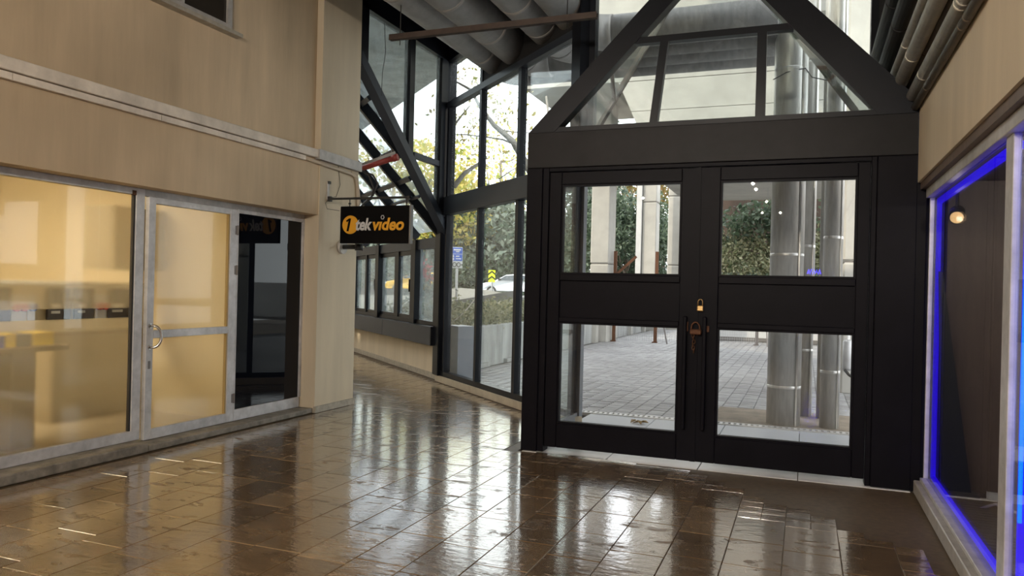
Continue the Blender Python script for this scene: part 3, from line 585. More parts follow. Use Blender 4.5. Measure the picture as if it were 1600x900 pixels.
def leaf(idx, x0, x1, g0, g1, label, handle_x, s):
    d = struct('door_%d' % idx, label, ((x0 + x1) / 2, 6.7, 0.05))
    Y0, Y1 = 6.665, 6.745
    for a, b in ((x0, g0), (g1, x1)): bevel(MB().box(a, b, Y0, Y1, 0.05, 2.58).build('stile', 'black', d), 0.005)
    for z0, z1 in ((0.05, 0.275), (1.205, 1.25), (1.585, 1.645), (2.465, 2.58)): bevel(MB().box(g0, g1, Y0, Y1, z0, z1).build('rail', 'black', d), 0.005)
    MB().box(g0, g1, Y0 + 0.025, Y1 - 0.01, 1.25, 1.585).build('middle_panel', 'black', d)
    for z0, z1 in ((0.275, 1.205), (1.645, 2.465)):
        mb = MB()
        for b in ((g0, g0 + 0.016, z0, z1), (g1 - 0.016, g1, z0, z1)): mb.box(b[0], b[1], Y0 + 0.012, Y1 - 0.005, b[2], b[3])
        mb.box(g0 + .016, g1 - .016, Y0 + 0.012, Y1 - 0.005, z0, z0 + 0.016).box(g0 + .016, g1 - .016, Y0 + 0.012, Y1 - 0.005, z1 - 0.016, z1); mb.build('glazing_bead', 'black', d)
        MB().box(g0 + 0.008, g1 - 0.008, Y0 + 0.045, Y0 + 0.053, z0 + 0.008, z1 - 0.008).build('pane', 'door_glass', d)
    h = MB().box(handle_x - 0.016, handle_x + 0.016, Y0 - 0.06, Y0 - 0.03, 0.33, 1.30).build('handle', 'black', d); bevel(h, 0.006)
    MB().cyl((handle_x, Y0 - 0.035, 0.45), (handle_x, Y0, 0.45), 0.012, 8).cyl((handle_x, Y0 - 0.035, 1.2), (handle_x, Y0, 1.2), 0.012, 8).build('stand_off', 'black', h)
    return d
leaf(2, -2.22, -0.878, -2.105, -1.015, 'black door leaf of the double doors away from the blue window', -0.955, 1)
leaf(3, -0.868, 0.47, -0.69, 0.378, 'black door leaf of the double doors nearer the blue window', -0.79, -1)
MB().box(-0.895, -0.85, 6.655, 6.664, 0.05, 2.58).build('meeting_strip', 'black', en)
pk = thing('padlock', 'small brass padlock hanging high on the door seam', 'padlock', (-0.845, 6.64, 1.34))
bevel(MB().box(-0.858, -0.804, 6.62, 6.642, 1.345, 1.395).build('body', 'brass', pk), 0.006)
MB().tube([(-0.85, 6.631, 1.395), (-0.85, 6.631, 1.425)] + [(-0.831 - 0.019 * math.cos(a), 6.631, 1.425 + 0.021 * math.sin(a)) for a in [math.pi * i / 8 for i in range(1, 8)]] + [(-0.812, 6.631, 1.425), (-0.812, 6.631, 1.395)], 0.005, 8).build('shackle', 'brass', pk, True)
pk2 = thing('padlock', 'rusty padlock and hasp lower on the door seam', 'padlock', (-0.87, 6.62, 1.2))
bevel(MB().box(-0.91, -0.815, 6.60, 6.64, 1.145, 1.19).build('body', 'rust', pk2), 0.008)
MB().tube([(-0.90, 6.62, 1.185)] + [(-0.865 - 0.035 * math.cos(a), 6.62, 1.20 + 0.05 * math.sin(a)) for a in [math.pi * i / 8 for i in range(9)]] + [(-0.83, 6.62, 1.185)], 0.007, 8).build('shackle', 'rust', pk2, True)
MB().box(-0.95, -0.93, 6.645, 6.662, 1.17, 1.25).build('hasp', 'rust', pk2); MB().box(-0.78, -0.755, 6.645, 6.662, 1.17, 1.22).build('hasp', 'rust', pk2)
chn = thing('chain', 'short rusty chain dangling under the rusty padlock', 'chain', (-0.88, 6.62, 1.0))
for i in range(6):
    zc = 1.135 - i * 0.026; ax = Vector((1, 0, 0)) if i % 2 == 0 else Vector((0, 1, 0))
    MB().tube([Vector((-0.885 + 0.004 * (i % 3), 6.625, zc)) + ax * 0.011 * math.cos(a) + Vector((0, 0, 0.02 * math.sin(a))) for a in [2 * math.pi * j / 8 for j in range(9)]], 0.0035, 5).build('link', 'rust', chn)

# gable over the doors
gb = struct('window_5', 'black framed glass gable over the double doors')
AP = (-0.82, 4.62)
def rafter(xo, zo, xa, za, wd): return MB().prism([(xo, F0 + 0.01, zo), (xa, F0 + 0.01, za), (xa, F0 + 0.01, za - wd), (xo + (0.24 if xo < -1 else -0.24), F0 + 0.01, zo)], (0, 0.13, 0))
MB().prism([(-2.44, F0 + 0.01, 2.95), (-0.82, F0 + 0.01, 4.60), (-0.82, F0 + 0.01, 4.36), (-2.19, F0 + 0.01, 2.95)], (0, 0.13, 0)).build('rafter', 'dark', gb)
MB().prism([(0.86, F0 + 0.01, 2.95), (0.80, F0 + 0.01, 3.05), (-0.82, F0 + 0.01, 4.60 + 0.15), (-0.82, F0 + 0.01, 4.36 + 0.12), (0.52, F0 + 0.01, 2.95)], (0, 0.13, 0)).build('rafter', 'dark', gb)
MB().box(-2.2, 0.52, F0 + 0.02, F0 + 0.12, 2.95, 2.995).build('sill_bar', 'dark', gb)
MB().box(-1.50, -0.0, F0 + 0.03, F0 + 0.11, 3.70, 3.755).build('transom', 'dark', gb)
MB().prism([(-1.315, F0 + 0.03, 2.995), (-1.245, F0 + 0.03, 2.995), (-1.165, F0 + 0.03, 3.70), (-1.235, F0 + 0.03, 3.70)], (0, 0.07, 0)).build('mullion', 'dark', gb)
MB().prism([(-0.425, F0 + 0.03, 2.995), (-0.345, F0 + 0.03, 2.995), (-0.345, F0 + 0.03, 3.70), (-0.42, F0 + 0.03, 3.70)], (0, 0.07, 0)).build('mullion', 'dark', gb)
MB().prism([(-2.15, F0 + 0.07, 2.99), (-0.82, F0 + 0.07, 4.4), (0.48, F0 + 0.07, 2.99)], (0, 0.008, 0)).build('pane', 'door_glass', gb)
CL, CR, APX = Vector((-2.34, 8.05, 2.95)), Vector((0.66, 8.05, 2.95)), Vector((-0.82, 6.80, 4.60))
apl, apr = Vector((-0.80, 6.80, 4.70)), Vector((-0.84, 6.80, 4.74))
for cn, ap in ((CL, apl), (CR, apr)): MB().bar(cn, ap, 0.04, 0.05).build('edge_bar', 'alu_dirty', gb)
def tri(a, b, c, t, name, mat): 
    n = (b - a).cross(c - a).normalized() * t; return MB().prism([a, b, c], n).build(name, mat, gb)
iL, iR = Vector((-2.36, 6.80, 2.96)), Vector((0.74, 6.80, 2.96))
tri(iL, CL, APX, 0.008, 'pane', 'glass'); tri(CR, iR, APX, 0.008, 'pane', 'glass')
MB().bar(iL.lerp(APX, 0.42), CL.lerp(apl, 0.30), 0.035, 0.045).build('purlin', 'alu_dirty', gb); MB().bar(iR.lerp(APX, 0.42), CR.lerp(apr, 0.30), 0.035, 0.045).build('purlin', 'alu_dirty', gb)
# upper glass wall above the lobby
w6 = struct('window_6', 'tall glass wall above the entry lobby')
for nm, b in (('post', (-2.40, -2.19, 8.0, 8.14, 2.95, 5.75)), ('post', (0.535, 0.60, 8.0, 8.14, 2.95, 5.75))): MB().box(*b).build(nm, 'dark', w6)
MB().box(-2.19, 0.535, 8.0, 8.14, 5.55, 5.75).build('head_beam', 'dark', w6); MB().box(-2.19, 0.535, 8.0, 8.14, 2.87, 2.94).build('sill_bar', 'dark', w6)
MB().box(-2.19, 0.535, 8.06, 8.07, 2.94, 5.55).build('pane', 'glass', w6)
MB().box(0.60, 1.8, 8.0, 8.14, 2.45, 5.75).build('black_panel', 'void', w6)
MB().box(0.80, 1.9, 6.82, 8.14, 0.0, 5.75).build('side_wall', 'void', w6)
# lobby side glazing
w7 = struct('window_7', 'narrow lobby side glazing beyond the double doors')
M['fin'] = simple('grey_lobby_frame', (0.13, 0.145, 0.165), 0.4)
def xf(*b): return MB().box(*b).build('frame', 'fin', w7)
xf(-2.37, -2.31, 8.15, 8.28, 0, 2.86); xf(-2.38, -2.33, 6.82, 8.15, 0.0, 0.14); xf(-2.38, -2.34, 6.82, 8.15, 2.68, 2.86)
MB().box(-2.365, -2.357, 6.82, 8.15, 0.14, 2.68).build('pane', 'glass', w7)

# threshold and drain
th = struct('trim_3', 'pale stone threshold slabs outside the double doors')
xs = [-2.42, -1.62, -0.82, -0.02, 0.80]
for i in range(4):
    bevel(MB().box(xs[i] + 0.003, xs[i + 1] - 0.003, 6.61, 8.22, -0.03, 0.0).build('slab', 'slab', th), 0.003)
    bevel(MB().box(xs[i] + 0.003, xs[i + 1] - 0.003, 8.225, 9.04, -0.04, -0.01).build('slab', simple('grey_kerb_slab', (0.42, 0.44, 0.47), 0.4) if i == 0 else M['grey_kerb'], th), 0.003)
    if i == 0: M['grey_kerb'] = bpy.data.materials['grey_kerb_slab']
dr = thing('drain_grate', 'slotted metal drain grate crossing in front of the doors', 'drain', (-0.8, 9.12, 0))
MB().box(-3.1, 1.0, 9.05, 9.08, -0.06, 0.0).box(-3.1, 1.0, 9.18, 9.21, -0.06, 0.0).build('frame', 'grate', dr)
MB().box(-3.1, 1.0, 9.08, 9.18, -0.08, -0.05).build('channel_bed', 'gasket', dr)
for i in range(65):
    xx = -3.08 + i * 0.0625; MB().box(xx, xx + 0.033, 9.08, 9.18, -0.02, -0.001).build('slat', 'grate', dr)
tl = thing('dry_leaf', 'curled brown leaf lying on the outer threshold slab', 'leaf', (-1.75, 8.65, 0))
mb = MB()
for (dx, dy, a) in ((0, 0, 0.3), (0.07, 0.02, -0.5), (-0.06, 0.03, 1.2), (0.03, -0.04, 2.0)):
    c_, s_ = math.cos(a), math.sin(a); o = len(mb.v)
    pts = [(-0.06, 0, 0.0), (0, -0.028, 0.03), (0.06, 0, 0.012), (0, 0.028, 0.026)]
    P = [(-1.75 + dx + p[0] * c_ - p[1] * s_, 8.65 + dy + p[0] * s_ + p[1] * c_, p[2] - 0.005) for p in pts]
    mb.add(P + [(p[0], p[1], p[2] + 0.004) for p in P], [(0, 1, 2, 3), (7, 6, 5, 4), (0, 4, 5, 1), (1, 5, 6, 2), (2, 6, 7, 3), (3, 7, 4, 0)])
mb.build('blade', 'leaf_dry', tl)

# ================================================================== 45 DEGREE GLASS WALL
w9 = struct('window_8', 'tall diagonal glass wall on a cream stone kerb')
def b45(name, mat, par, s0, s1, z0, z1, o0, o1):
    mb = MB(); bar45(mb, s0, s1, z0, z1, o0, o1); return mb.build(name, mat, par)
S0, S1 = -1.30, 2.86
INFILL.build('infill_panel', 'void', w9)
for a, b in ((-1.3, 0.05), (0.055, 1.45), (1.455, 2.90)): bevel(b45('kerb_slab', 'marble', w9, a, b, 0, 0.10, -0.12, 0.07), 0.004)
bevel(b45('corner_post', 'dark', w9, 2.72, 2.96, 0.10, 5.75, -0.12, 0.10), 0.012)
b45('post', 'dark', w9, -1.40, -1.22, 2.9, 5.75, -0.10, 0.08); b45('post', 'dark', w9, -1.26, -1.22, 0.1, 2.9, -0.05, 0.03)
b45('bottom_rail', 'dark', w9, -1.22, 2.72, 0.10, 0.175, -0.05, 0.05)
bevel(b45('middle_beam', 'dark_soft', w9, -1.22, 2.72, 2.62, 2.90, -0.06, 0.09), 0.006)
b45('top_transom', 'dark_soft', w9, -1.22, 2.72, 4.30, 4.39, -0.05, 0.06)
b45('head_beam', 'dark', w9, -1.22, 2.72, 5.03, 5.76, -0.06, 0.06)
for s_, w_ in ((1.37, 0.07), (0.13, 0.08), (2.62, 0.05)):
    b45('mullion', 'dark', w9, s_ - w_ / 2, s_ + w_ / 2, 0.175, 2.62, -0.04, 0.05); b45('mullion', 'dark', w9, s_ - w_ / 2, s_ + w_ / 2, 2.90, 4.30, -0.04, 0.05)
b45('mullion', 'dark', w9, 1.33, 1.41, 4.39, 5.03, -0.04, 0.05)
for a, b in ((-1.22, 0.09), (0.17, 1.335), (1.405, 2.6)):
    b45('pane', 'glass', w9, a, b, 0.175, 2.62, -0.012, -0.004); b45('pane', 'glass', w9, a, b, 2.90, 4.30, -0.012, -0.004)
b45('pane', 'glass', w9, 1.41, 2.72, 4.39, 5.03, -0.012, -0.004)

# parapet with sliding windows
pw = struct('wall_parapet', 'low beige parapet under the sliding windows')
b45('plaster', 'plaster_pale', pw, 2.96, 13.0, 0.09, 0.60, -0.30, -0.02)
s_ = 2.90
while s_ < 10:
    b45('plinth_tile', 'plinth', pw, s_, s_ + 0.795, 0, 0.09, -0.30, 0.0); s_ += 0.80
for a, b in ((2.93, 5.60), (5.606, 8.3), (8.306, 12.0)): bevel(b45('sill_cladding', 'dark_soft', pw, a, b, 0.56, 0.86, -0.10, 0.16), 0.005)
b45('cladding_end', 'dark', pw, 2.90, 2.93, 0.56, 0.86, -0.1, 0.16)
ob = b45('outer_cladding', simple('blue_grey_cladding', (0.12, 0.15, 0.21), 0.4), pw, 2.47, 2.95, -0.02, 0.89, -0.42, -0.14)
w10 = struct('window_9', 'row of dark framed sliding windows under the sloped glass roof')
b45('bottom_rail', 'dark', w10, 2.96, 12, 0.86, 0.93, -0.06, 0.05); b45('top_rail', 'dark_soft', w10, 2.96, 12, 2.13, 2.30, -0.08, 0.05)
for a, b in ((3.96, 4.20), (6.22, 6.44), (8.2, 8.33)): bevel(b45('post', 'dark', w10, a, b, 0.86, 2.3, -0.06, 0.09), 0.004)
for a, b in ((5.05, 5.28), (7.26, 7.37), (2.96, 3.14)): b45('mullion', 'dark', w10, a, b, 0.93, 2.13, -0.05, 0.04)
for a, b in ((3.14, 3.96), (4.20, 5.05), (5.28, 6.22), (6.44, 7.26), (7.37, 8.2), (8.33, 11)):
    b45('pane', 'haze_glass', w10, a, b, 0.93, 2.13, -0.012, -0.004)
    if b - a < 1 and a > 4:
        b45('sash', 'dark', w10, a, a + 0.04, 0.93, 2.13, -0.03, 0.02); b45('sash', 'dark', w10, a + .04, b, 2.05, 2.13, -0.03, 0.02); b45('sash', 'dark', w10, a + .04, b, 0.93, 0.99, -0.03, 0.02)
for s_ in (4.28, 6.5):
    mb = MB(); bar45(mb, s_, s_ + 0.03, 1.40, 1.62, 0.05, 0.08); bar45(mb, s_, s_ + 0.03, 1.57, 1.60, 0.02, 0.05); mb.build('handle', 'black', w10)

# sloped glass roof
rf = struct('window_10', 'sloped dusty glass roof with dark rafters')
ZR = lambda u: 2.32 + 1.06 * u
def roof_pt(s, u, dz=0): return Vector(P45(s, u, ZR(u) + dz))
for s_, u0, u1 in ((2.92, 0.02, 2.9), (4.06, 0.02, 2.9), (5.16, 0.02, 2.9), (6.3, 0.02, 2.9), (7.3, 0.02, 2.9), (8.3, 0.02, 2.9), (9.4, 0.02, 2.9), (1.95, 0.98, 2.9), (1.0, 1.95, 2.9)):
    MB().bar(roof_pt(s_, u0), roof_pt(s_, u1), 0.075, 0.14, (N4[0], N4[1], -0.9)).build('rafter', 'dark', rf)
for u in (0.52, 0.74, 1.06, 1.6, 2.2, 2.8):
    s_end = 2.86 - u / 1.08 + 0.12
    ss = [s for s in (1.0, 1.95, 2.92, 4.06, 5.16, 6.3, 7.3, 8.3, 9.4) if s > s_end]
    prev = max(s_end, -0.2)
    for s in ss:
        if s - prev > 0.15: MB().bar(roof_pt(prev + 0.03, u), roof_pt(s - 0.03, u), 0.07 if u != 0.52 else 0.035, 0.06, (N4[0], N4[1], -0.9)).build('purlin', 'dark_soft', rf)
        prev = s
# glass sheet of the roof, cut along the vertical gable
g0, g1, g2, g3 = roof_pt(2.90, 0.0, 0.09), roof_pt(10.5, 0.0, 0.09), roof_pt(10.5, 2.9, 0.09), Vector((-5.36, 10.85 - 2.9 / 0.732, ZR(2.9) + 0.09))
MB().prism([g0, g1, g2, g3], (0, 0, 0.012)).build('pane', 'roof_glass', rf)

# vertical gable glazing over the corridor mouth (in line with the shop wall)
gv = struct('window_11', 'triangular glazing above the corridor mouth with a steep diagonal bar')
XV = -5.34
def dz(y): return 2.30 + 1.06 * 0.732 * (10.84 - y)
MB().prism([(XV - 0.06, 10.84, dz(10.84) - 0.04), (XV - 0.06, 8.22, dz(8.22) - 0.04), (XV - 0.06, 8.22, dz(8.22) + 0.13), (XV - 0.06, 10.84, dz(10.84) + 0.13)], (0.13, 0, 0)).build('diagonal_bar', 'dark_soft', gv)
MB().box(XV - 0.06, XV + 0.06, 8.2, 10.85, 5.03, 5.76).build('head_beam', 'dark', gv)
MB().box(XV - 0.05, XV + 0.06, 8.2, 8.38, dz(8.3), 5.1).build('post', 'dark', gv)
MB().box(XV - 0.05, XV + 0.05, 9.50, 9.64, dz(9.5) + 0.03, 5.03).build('mullion', 'dark', gv)
MB().box(XV - 0.05, XV + 0.05, 10.50, 10.72, 2.6, 5.03).build('mullion', 'dark', gv)
MB().box(XV - 0.04, XV + 0.04, 9.70, 10.5, 3.36, 3.44).build('transom', 'dark_soft', gv)
MB().prism([(XV, 10.5, dz(10.5)), (XV, 8.2, dz(8.2)), (XV, 8.2, 5.05), (XV, 10.5, 5.05)], (0.008, 0, 0)).build('pane', 'haze_glass', gv)

sb = struct('roof_slab', 'grey concrete roof overhang above the sloped glass')
mb = MB(); bar45(mb, 2.2, 16, 6.2, 6.6, -1.6, 2.4); mb.build('slab', 'concrete_stain', sb)

# ------------------------------------------------------------------ insulated ducts
def arc(cx_, cy_, r, a0, a1, z, n=8): return [(cx_ + r * math.cos(a0 + (a1 - a0) * i / n), cy_ + r * math.sin(a0 + (a1 - a0) * i / n), z) for i in range(n + 1)]
ZD = 4.66
for i, (X, r, Yb) in enumerate(((-4.06, 0.215, 10.30), (-3.62, 0.235, 9.89), (-2.98, 0.22, 9.48), (-2.56, 0.21, 9.07))):
    t = thing('insulated_duct', ('outermost fat grey duct beside the sloped glass', 'second fat grey duct touching the outermost one', 'third fat grey duct past the dark gap', 'fat grey duct next to the tall black post')[i], 'duct', (X, 6, ZD), 'fat ducts under the ceiling')
    MB().cyl((X, -3, ZD), (X, Yb - 0.3, ZD), r, 24).build('duct_run', 'duct', t, True)
    y = 1.2 + 0.37 * i
    while y < Yb - 0.9:
        MB().tube([(X, y, ZD), (X, y + 0.02, ZD), (X, y + 0.05, ZD), (X, y + 0.07, ZD)], [r, r * 1.012, r * 1.012, r], 24).build('wrap_band', 'duct', t, True); y += 1.13 if i < 2 else 0.8
    MB().tube(arc(X + 0.3, Yb - 0.3, 0.3, math.pi, math.pi / 2, ZD, 10), r * 1.02, 24).build('elbow', 'duct', t, True)
    MB().cyl((X + 0.3, Yb, ZD), (-0.25 if i < 3 else -0.35, Yb, ZD), 0.205, 24).build('outer_run', 'duct_grey', t, True)
hc = thing('hanging_channel', 'long rusty brown channel hung level across under the ducts', 'channel', (-3, 7, 4.09))
MB().box(-4.15, -1.90, 6.97, 7.03, 4.088, 4.094).box(-4.15, -1.90, 6.97, 6.976, 4.094, 4.145).box(-4.15, -1.90, 7.024, 7.03, 4.094, 4.145).build('channel', 'channel', hc)
for xx in (-4.03, -2.2): MB().cyl((xx, 7.0, 4.03), (xx, 7.0, 5.75), 0.006, 6).build('rod', 'lamp_body', hc)
tag(MB().tube([(-5.28, 8.75, 4.98), (-5.27, 8.78, 4.6), (-5.275, 8.72, 4.3), (-5.27, 8.7, 4.0)], 0.004, 5).build('loose_wire', 'cable', None), 'thin loose wire hanging inside the corner glazing', 'wire')

exec_outside = True
# ================================================================== OUTSIDE
gr = struct('pavement', 'grey block paving of the covered yard')
MB().prism([(-14, 9.0, -0.035), (4, 9.0, -0.035), (4, 40, -0.035), (-14, 40, -0.035)], (0, 0, -0.1)).build('bedding', 'bedding', gr)
pv_me = bpy.data.meshes.new('paver')
pv = [(-.5, -.5, -.04), (.5, -.5, -.04), (.5, .5, -.04), (-.5, .5, -.04), (-.5, -.5, -.006), (.5, -.5, -.006), (.5, .5, -.006), (-.5, .5, -.006), (-.47, -.44, 0), (.47, -.44, 0), (.47, .44, 0), (-.47, .44, 0)]
pv_me.from_pydata(pv, [], TF); pv_me.materials.append(M['paver'])
pav = []
for k in range(-31, 15):
    xa = 0.2 * k; y = 9.22 + (k % 2) * 0.055
    while y < 32:
        ok = (xa > -5.75) and ((xa - A[0]) * N4[0] + (y - A[1]) * N4[1] < -0.22) and not (-1.0 < xa < 0.62 and 9.2 < y < 10.45)
        # only where a window or door looks at it
        if ok: pav.append((xa + 0.1, y + 0.055))
        y += 0.11
def pv_view(t): return -2.6 < t[0] < 0.6 and t[1] < 12
near = sorted([t for t in pav if -2.5 + 0.0 < t[0] < 0.5], key=lambda t: t[1])[:280]; ns = set(near)
for (x_, y_) in near:
    o = bpy.data.objects.new('paver', pv_me); C.objects.link(o); o.parent = gr; o.location = (x_, y_, rnd.uniform(-0.006, 0.0) - 0.008); o.scale = (0.194, 0.104, 1); o.rotation_euler = (rnd.gauss(0, 0.008), rnd.gauss(0, 0.008), 0)
far = np.array([t for t in pav if t not in ns]); pvn = np.array(pv)
n = len(far); vs = (pvn[None] * np.array([0.194, 0.104, 1])[None, None]); vs = np.repeat(vs, n, 0); vs[:, :, :2] += far[:, None, :]; vs[:, :, 2] += (np.random.RandomState(3).uniform(-0.007, 0, n) - 0.008)[:, None]
def np_mesh(name, V, faces4, mat, parent=None, kind=None):
    V = np.asarray(V, dtype=np.float64).reshape(-1, 3)
    if parent: V = V - np.array(WLOC[parent.name])[None]
    me = bpy.data.meshes.new(name); me.vertices.add(len(V)); me.vertices.foreach_set('co', V.ravel())
    Fc = np.asarray(faces4, dtype=np.int32); me.loops.add(Fc.size); me.loops.foreach_set('vertex_index', Fc.ravel())
    me.polygons.add(len(Fc)); me.polygons.foreach_set('loop_start', np.arange(len(Fc), dtype=np.int32) * 4); me.polygons.foreach_set('loop_total', np.full(len(Fc), 4, dtype=np.int32))
    me.update(calc_edges=True); me.materials.append(M[mat] if isinstance(mat, str) else mat)
    o = bpy.data.objects.new(name, me); C.objects.link(o)
    if parent: o.parent = parent
    if kind: o['kind'] = kind
    WLOC[o.name] = WLOC[parent.name] if parent else (0, 0, 0)
    return o
fc = np.array(TF, dtype=np.int32); np_mesh('paver_field', vs, (fc[None] + (np.arange(n) * 12)[:, None, None]).reshape(-1, 4), 'paver', gr, 'stuff')
MB().box(-1.02, 0.64, 9.21, 10.46, -0.05, -0.004).build('concrete_pad', 'dirt', gr)

gd = struct('ground_beyond', 'rough ground and verge behind the planter wall')
MB().prism([(-90, -20, -0.06), (-5.9, -20, -0.06), (-5.9, 90, -0.06), (-90, 90, -0.06)], (0, 0, -0.1)).build('soil', 'soil', gd)
MB().box(-5.9, 40, 40, 90, -0.2, -0.06).build('soil', 'soil', gd)

pl_ = struct('wall_planter', 'stained grey concrete planter wall along the yard')
y = 12.1
while y < 31:
    L_ = 2.4; bevel(MB().box(-6.0, -5.78 + rnd.uniform(-0.012, 0.012), y + 0.006, y + L_, -0.05, 0.76 if y < 18 else 1.12).build('panel', 'concrete_stain', pl_), 0.012); y += L_
    if y > 17: MB().box(-5.80, -5.66, y - 0.15, y + 0.15, -0.05, 1.12).build('rib', 'concrete', pl_)
for yy in (13.0, 14.6, 15.9): MB().box(-5.78, -5.70, yy, yy + 0.7, -0.03, 0.05).build('footing', 'concrete_stain', pl_)

# leaves
def leaves(name, centers, spread, n, size, mat, parent, seed, flat=0.0, squash=0.8, kind='stuff', aspect=0.5):
    R = np.random.RandomState(seed); centers = np.asarray(centers, float); spread = np.asarray(spread, float)
    idx = R.randint(0, len(centers), n); c = centers[idx] + R.normal(0, 1, (n, 3)) * (spread[idx] if spread.ndim > 0 else spread)[..., None] * np.array([1, 1, squash])
    a = R.normal(0, 1, (n, 3)); a[:, 2] -= flat; a /= np.linalg.norm(a, axis=1, keepdims=True)
    b = R.normal(0, 1, (n, 3)); b -= a * (a * b).sum(1, keepdims=True); b /= np.linalg.norm(b, axis=1, keepdims=True); nn = np.cross(a, b)
    s = size * R.uniform(0.6, 1.35, n)[:, None]
    V = np.stack([c - a * s * 0.5, c + b * s * aspect * 0.5 + nn * s * 0.08, c + a * s * 0.5, c - b * s * aspect * 0.5 + nn * s * 0.08], 1)
    return np_mesh(name, V, (np.arange(n * 4, dtype=np.int32)).reshape(-1, 4), mat, parent, kind)
def direction(px_, py_):
    a = px_ - 800; b = py_ - 450.8; U = a * math.cos(RO) + b * math.sin(RO); V = -a * math.sin(RO) + b * math.cos(RO)
    return (fw * 1186 + rt * U - up * V).normalized()
def ground_at(px_, D):           # world place at horizontal distance D under a bearing
    d = direction(px_, 450.8 + (px_ - 800) * 0.0245); h = Vector((d.x, d.y, 0)).normalized(); return h * D
def zat(py_, px_, D):
    d = direction(px_, py_); return EYE + d.z / math.hypot(d.x, d.y) * D
def tree(name, label, px_, D, ztop, zlow, rad, n, size, mat, seed, bark='bark', ncl=60, clump=0.16, lean=0.0, grp=None, trunk_r=None):
    R = np.random.RandomState(seed); base = ground_at(px_, D); t = thing(name, label, 'tree', (base.x, base.y, 0), grp)
    r0 = trunk_r or 0.02 * ztop; h = zlow + (ztop - zlow) * 0.6
    pts = [Vector((base.x + lean * k / 6 + R.uniform(-.1, .1) * (k > 0), base.y + R.uniform(-.1, .1) * (k > 0), -0.1 + (h + 0.1) * k / 6)) for k in range(7)]
    tr_ = MB().tube(pts, [r0 * (1 - 0.11 * k) for k in range(7)], 8).build('trunk', bark, t, True)
    ctr = np.array([base.x + lean, base.y, (ztop + zlow) / 2]); hz = (ztop - zlow) / 2
    u = R.normal(0, 1, (ncl, 3)); u /= np.linalg.norm(u, axis=1, keepdims=True); u *= (R.uniform(0.25, 1, ncl) ** 0.5)[:, None]
    cl = ctr + u * np.array([rad, rad, hz]) * 0.86
    for k in range(6):
        e = Vector(cl[k]); s = pts[3 + k % 4]; mid = s.lerp(e, 0.5) + Vector((0, 0, -0.1 * (e - s).length)); MB().tube([s, mid, e], [r0 * 0.4, r0 * 0.25, r0 * 0.08], 6).build('branch', bark, t, True)
    leaves('crown', cl, np.full(ncl, clump * rad), n, size, mat, t, seed + 1); return t
TG = 'trees beyond the yard'
tree('broad_tree', 'dense dark green tree standing behind the white car', 790, 64, 9.2, 0.3, 6.6, 9500, 0.6, 'leaf_grey', 11, grp=TG)
tree('broad_tree', 'dark green tree behind the chevron post', 742, 66, 9.4, 0.3, 6.4, 9000, 0.58, 'leaf_dark', 12, grp=TG)
tree('autumn_tree', 'yellow-green tree rising behind the blue parking sign', 698, 62, 13.6, 2.2, 3.9, 2800, 0.48, 'leaf_yellow', 13, grp=TG)
tree('autumn_tree', 'tall sparse yellow tree above the dark evergreens', 778, 66, 16.5, 6.5, 5.2, 1500, 0.4, 'leaf_yellow', 14, grp=TG, ncl=50, clump=0.2)
tree('autumn_tree', 'thin yellow tree seen through the steep diagonal bar', 668, 62, 15.0, 4.0, 4.2, 1300, 0.48, 'leaf_yellow', 15, grp=TG, ncl=26, clump=0.12)
tree('broad_tree', 'hazy green tree over the yellow taxi', 640, 66, 6.4, 0.4, 6.8, 6000, 0.5, 'leaf_grey', 16, grp=TG)
tree('broad_tree', 'hazy green tree at the far end of the sliding windows', 572, 66, 6.6, 0.4, 6.8, 6000, 0.5, 'leaf_grey', 17, grp=TG)
tree('autumn_tree', 'pale yellow tree seen through the sloped glass roof', 610, 64, 14.5, 5.4, 6.0, 1000, 0.52, 'leaf_yellow', 18, grp=TG, ncl=40)
tree('round_tree', 'round dark green tree between the pale concrete pillars', 975, 36, 6.4, 1.4, 2.5, 12000, 0.2, 'leaf_dark', 19, grp=TG)
tree('round_tree', 'dark green tree between the two farthest pillars', 1034, 42, 6.2, 0.4, 2.4, 9000, 0.22, 'leaf_dark', 20, grp=TG)
tree('autumn_tree', 'orange-brown tree crown above the round dark tree', 985, 50, 10.5, 6.4, 4.6, 5000, 0.3, 'leaf_orange', 21, grp=TG)
tree('broad_tree', 'green tree behind the first concrete pillar', 905, 40, 10.5, 0.5, 3.6, 9000, 0.3, 'leaf_grey', 22, grp=TG)
# bare-branched tree close to the glass
bt = thing('bare_tree', 'bare pale tree whose branches slant across the tall glass', 'tree', tuple(ground_at(832, 15.5)), TG)
def pxp(px_, py_, D): h = ground_at(px_, D); return Vector((h.x, h.y, zat(py_, px_, D)))
D_ = 15.0
MB().tube([pxp(840, 470, 17), pxp(838, 330, 17), pxp(832, 280, 16.5), pxp(812, 248, 16), pxp(795, 220, 15.5), pxp(765, 195, 15), pxp(742, 165, 15), pxp(728, 140, 15), pxp(706, 128, 15)], [0.12, 0.11, 0.1, 0.08, 0.065, 0.05, 0.035, 0.03, 0.02], 7).build('trunk', 'bark_pale', bt, True)
for k, (pts, r) in enumerate((([(705, 292), (722, 270), (740, 258), (756, 246)], 0.055), ([(800, 226), (780, 218), (755, 214), (720, 210), (700, 210)], 0.022), ([(776, 203), (795, 206), (830, 208)], 0.018), ([(785, 215), (775, 202), (766, 196)], 0.02), ([(700, 200), (715, 180), (728, 164)], 0.03), ([(775, 280), (795, 266), (815, 256)], 0.015), ([(836, 300), (850, 240), (852, 190), (846, 150)], 0.06))):
    MB().tube([pxp(a, b, 15.2 + 0.3 * k) for a, b in pts], [r * (1 - 0.6 * i / (len(pts) - 1)) for i in range(len(pts))], 6).build('branch', 'bark_pale', bt, True)
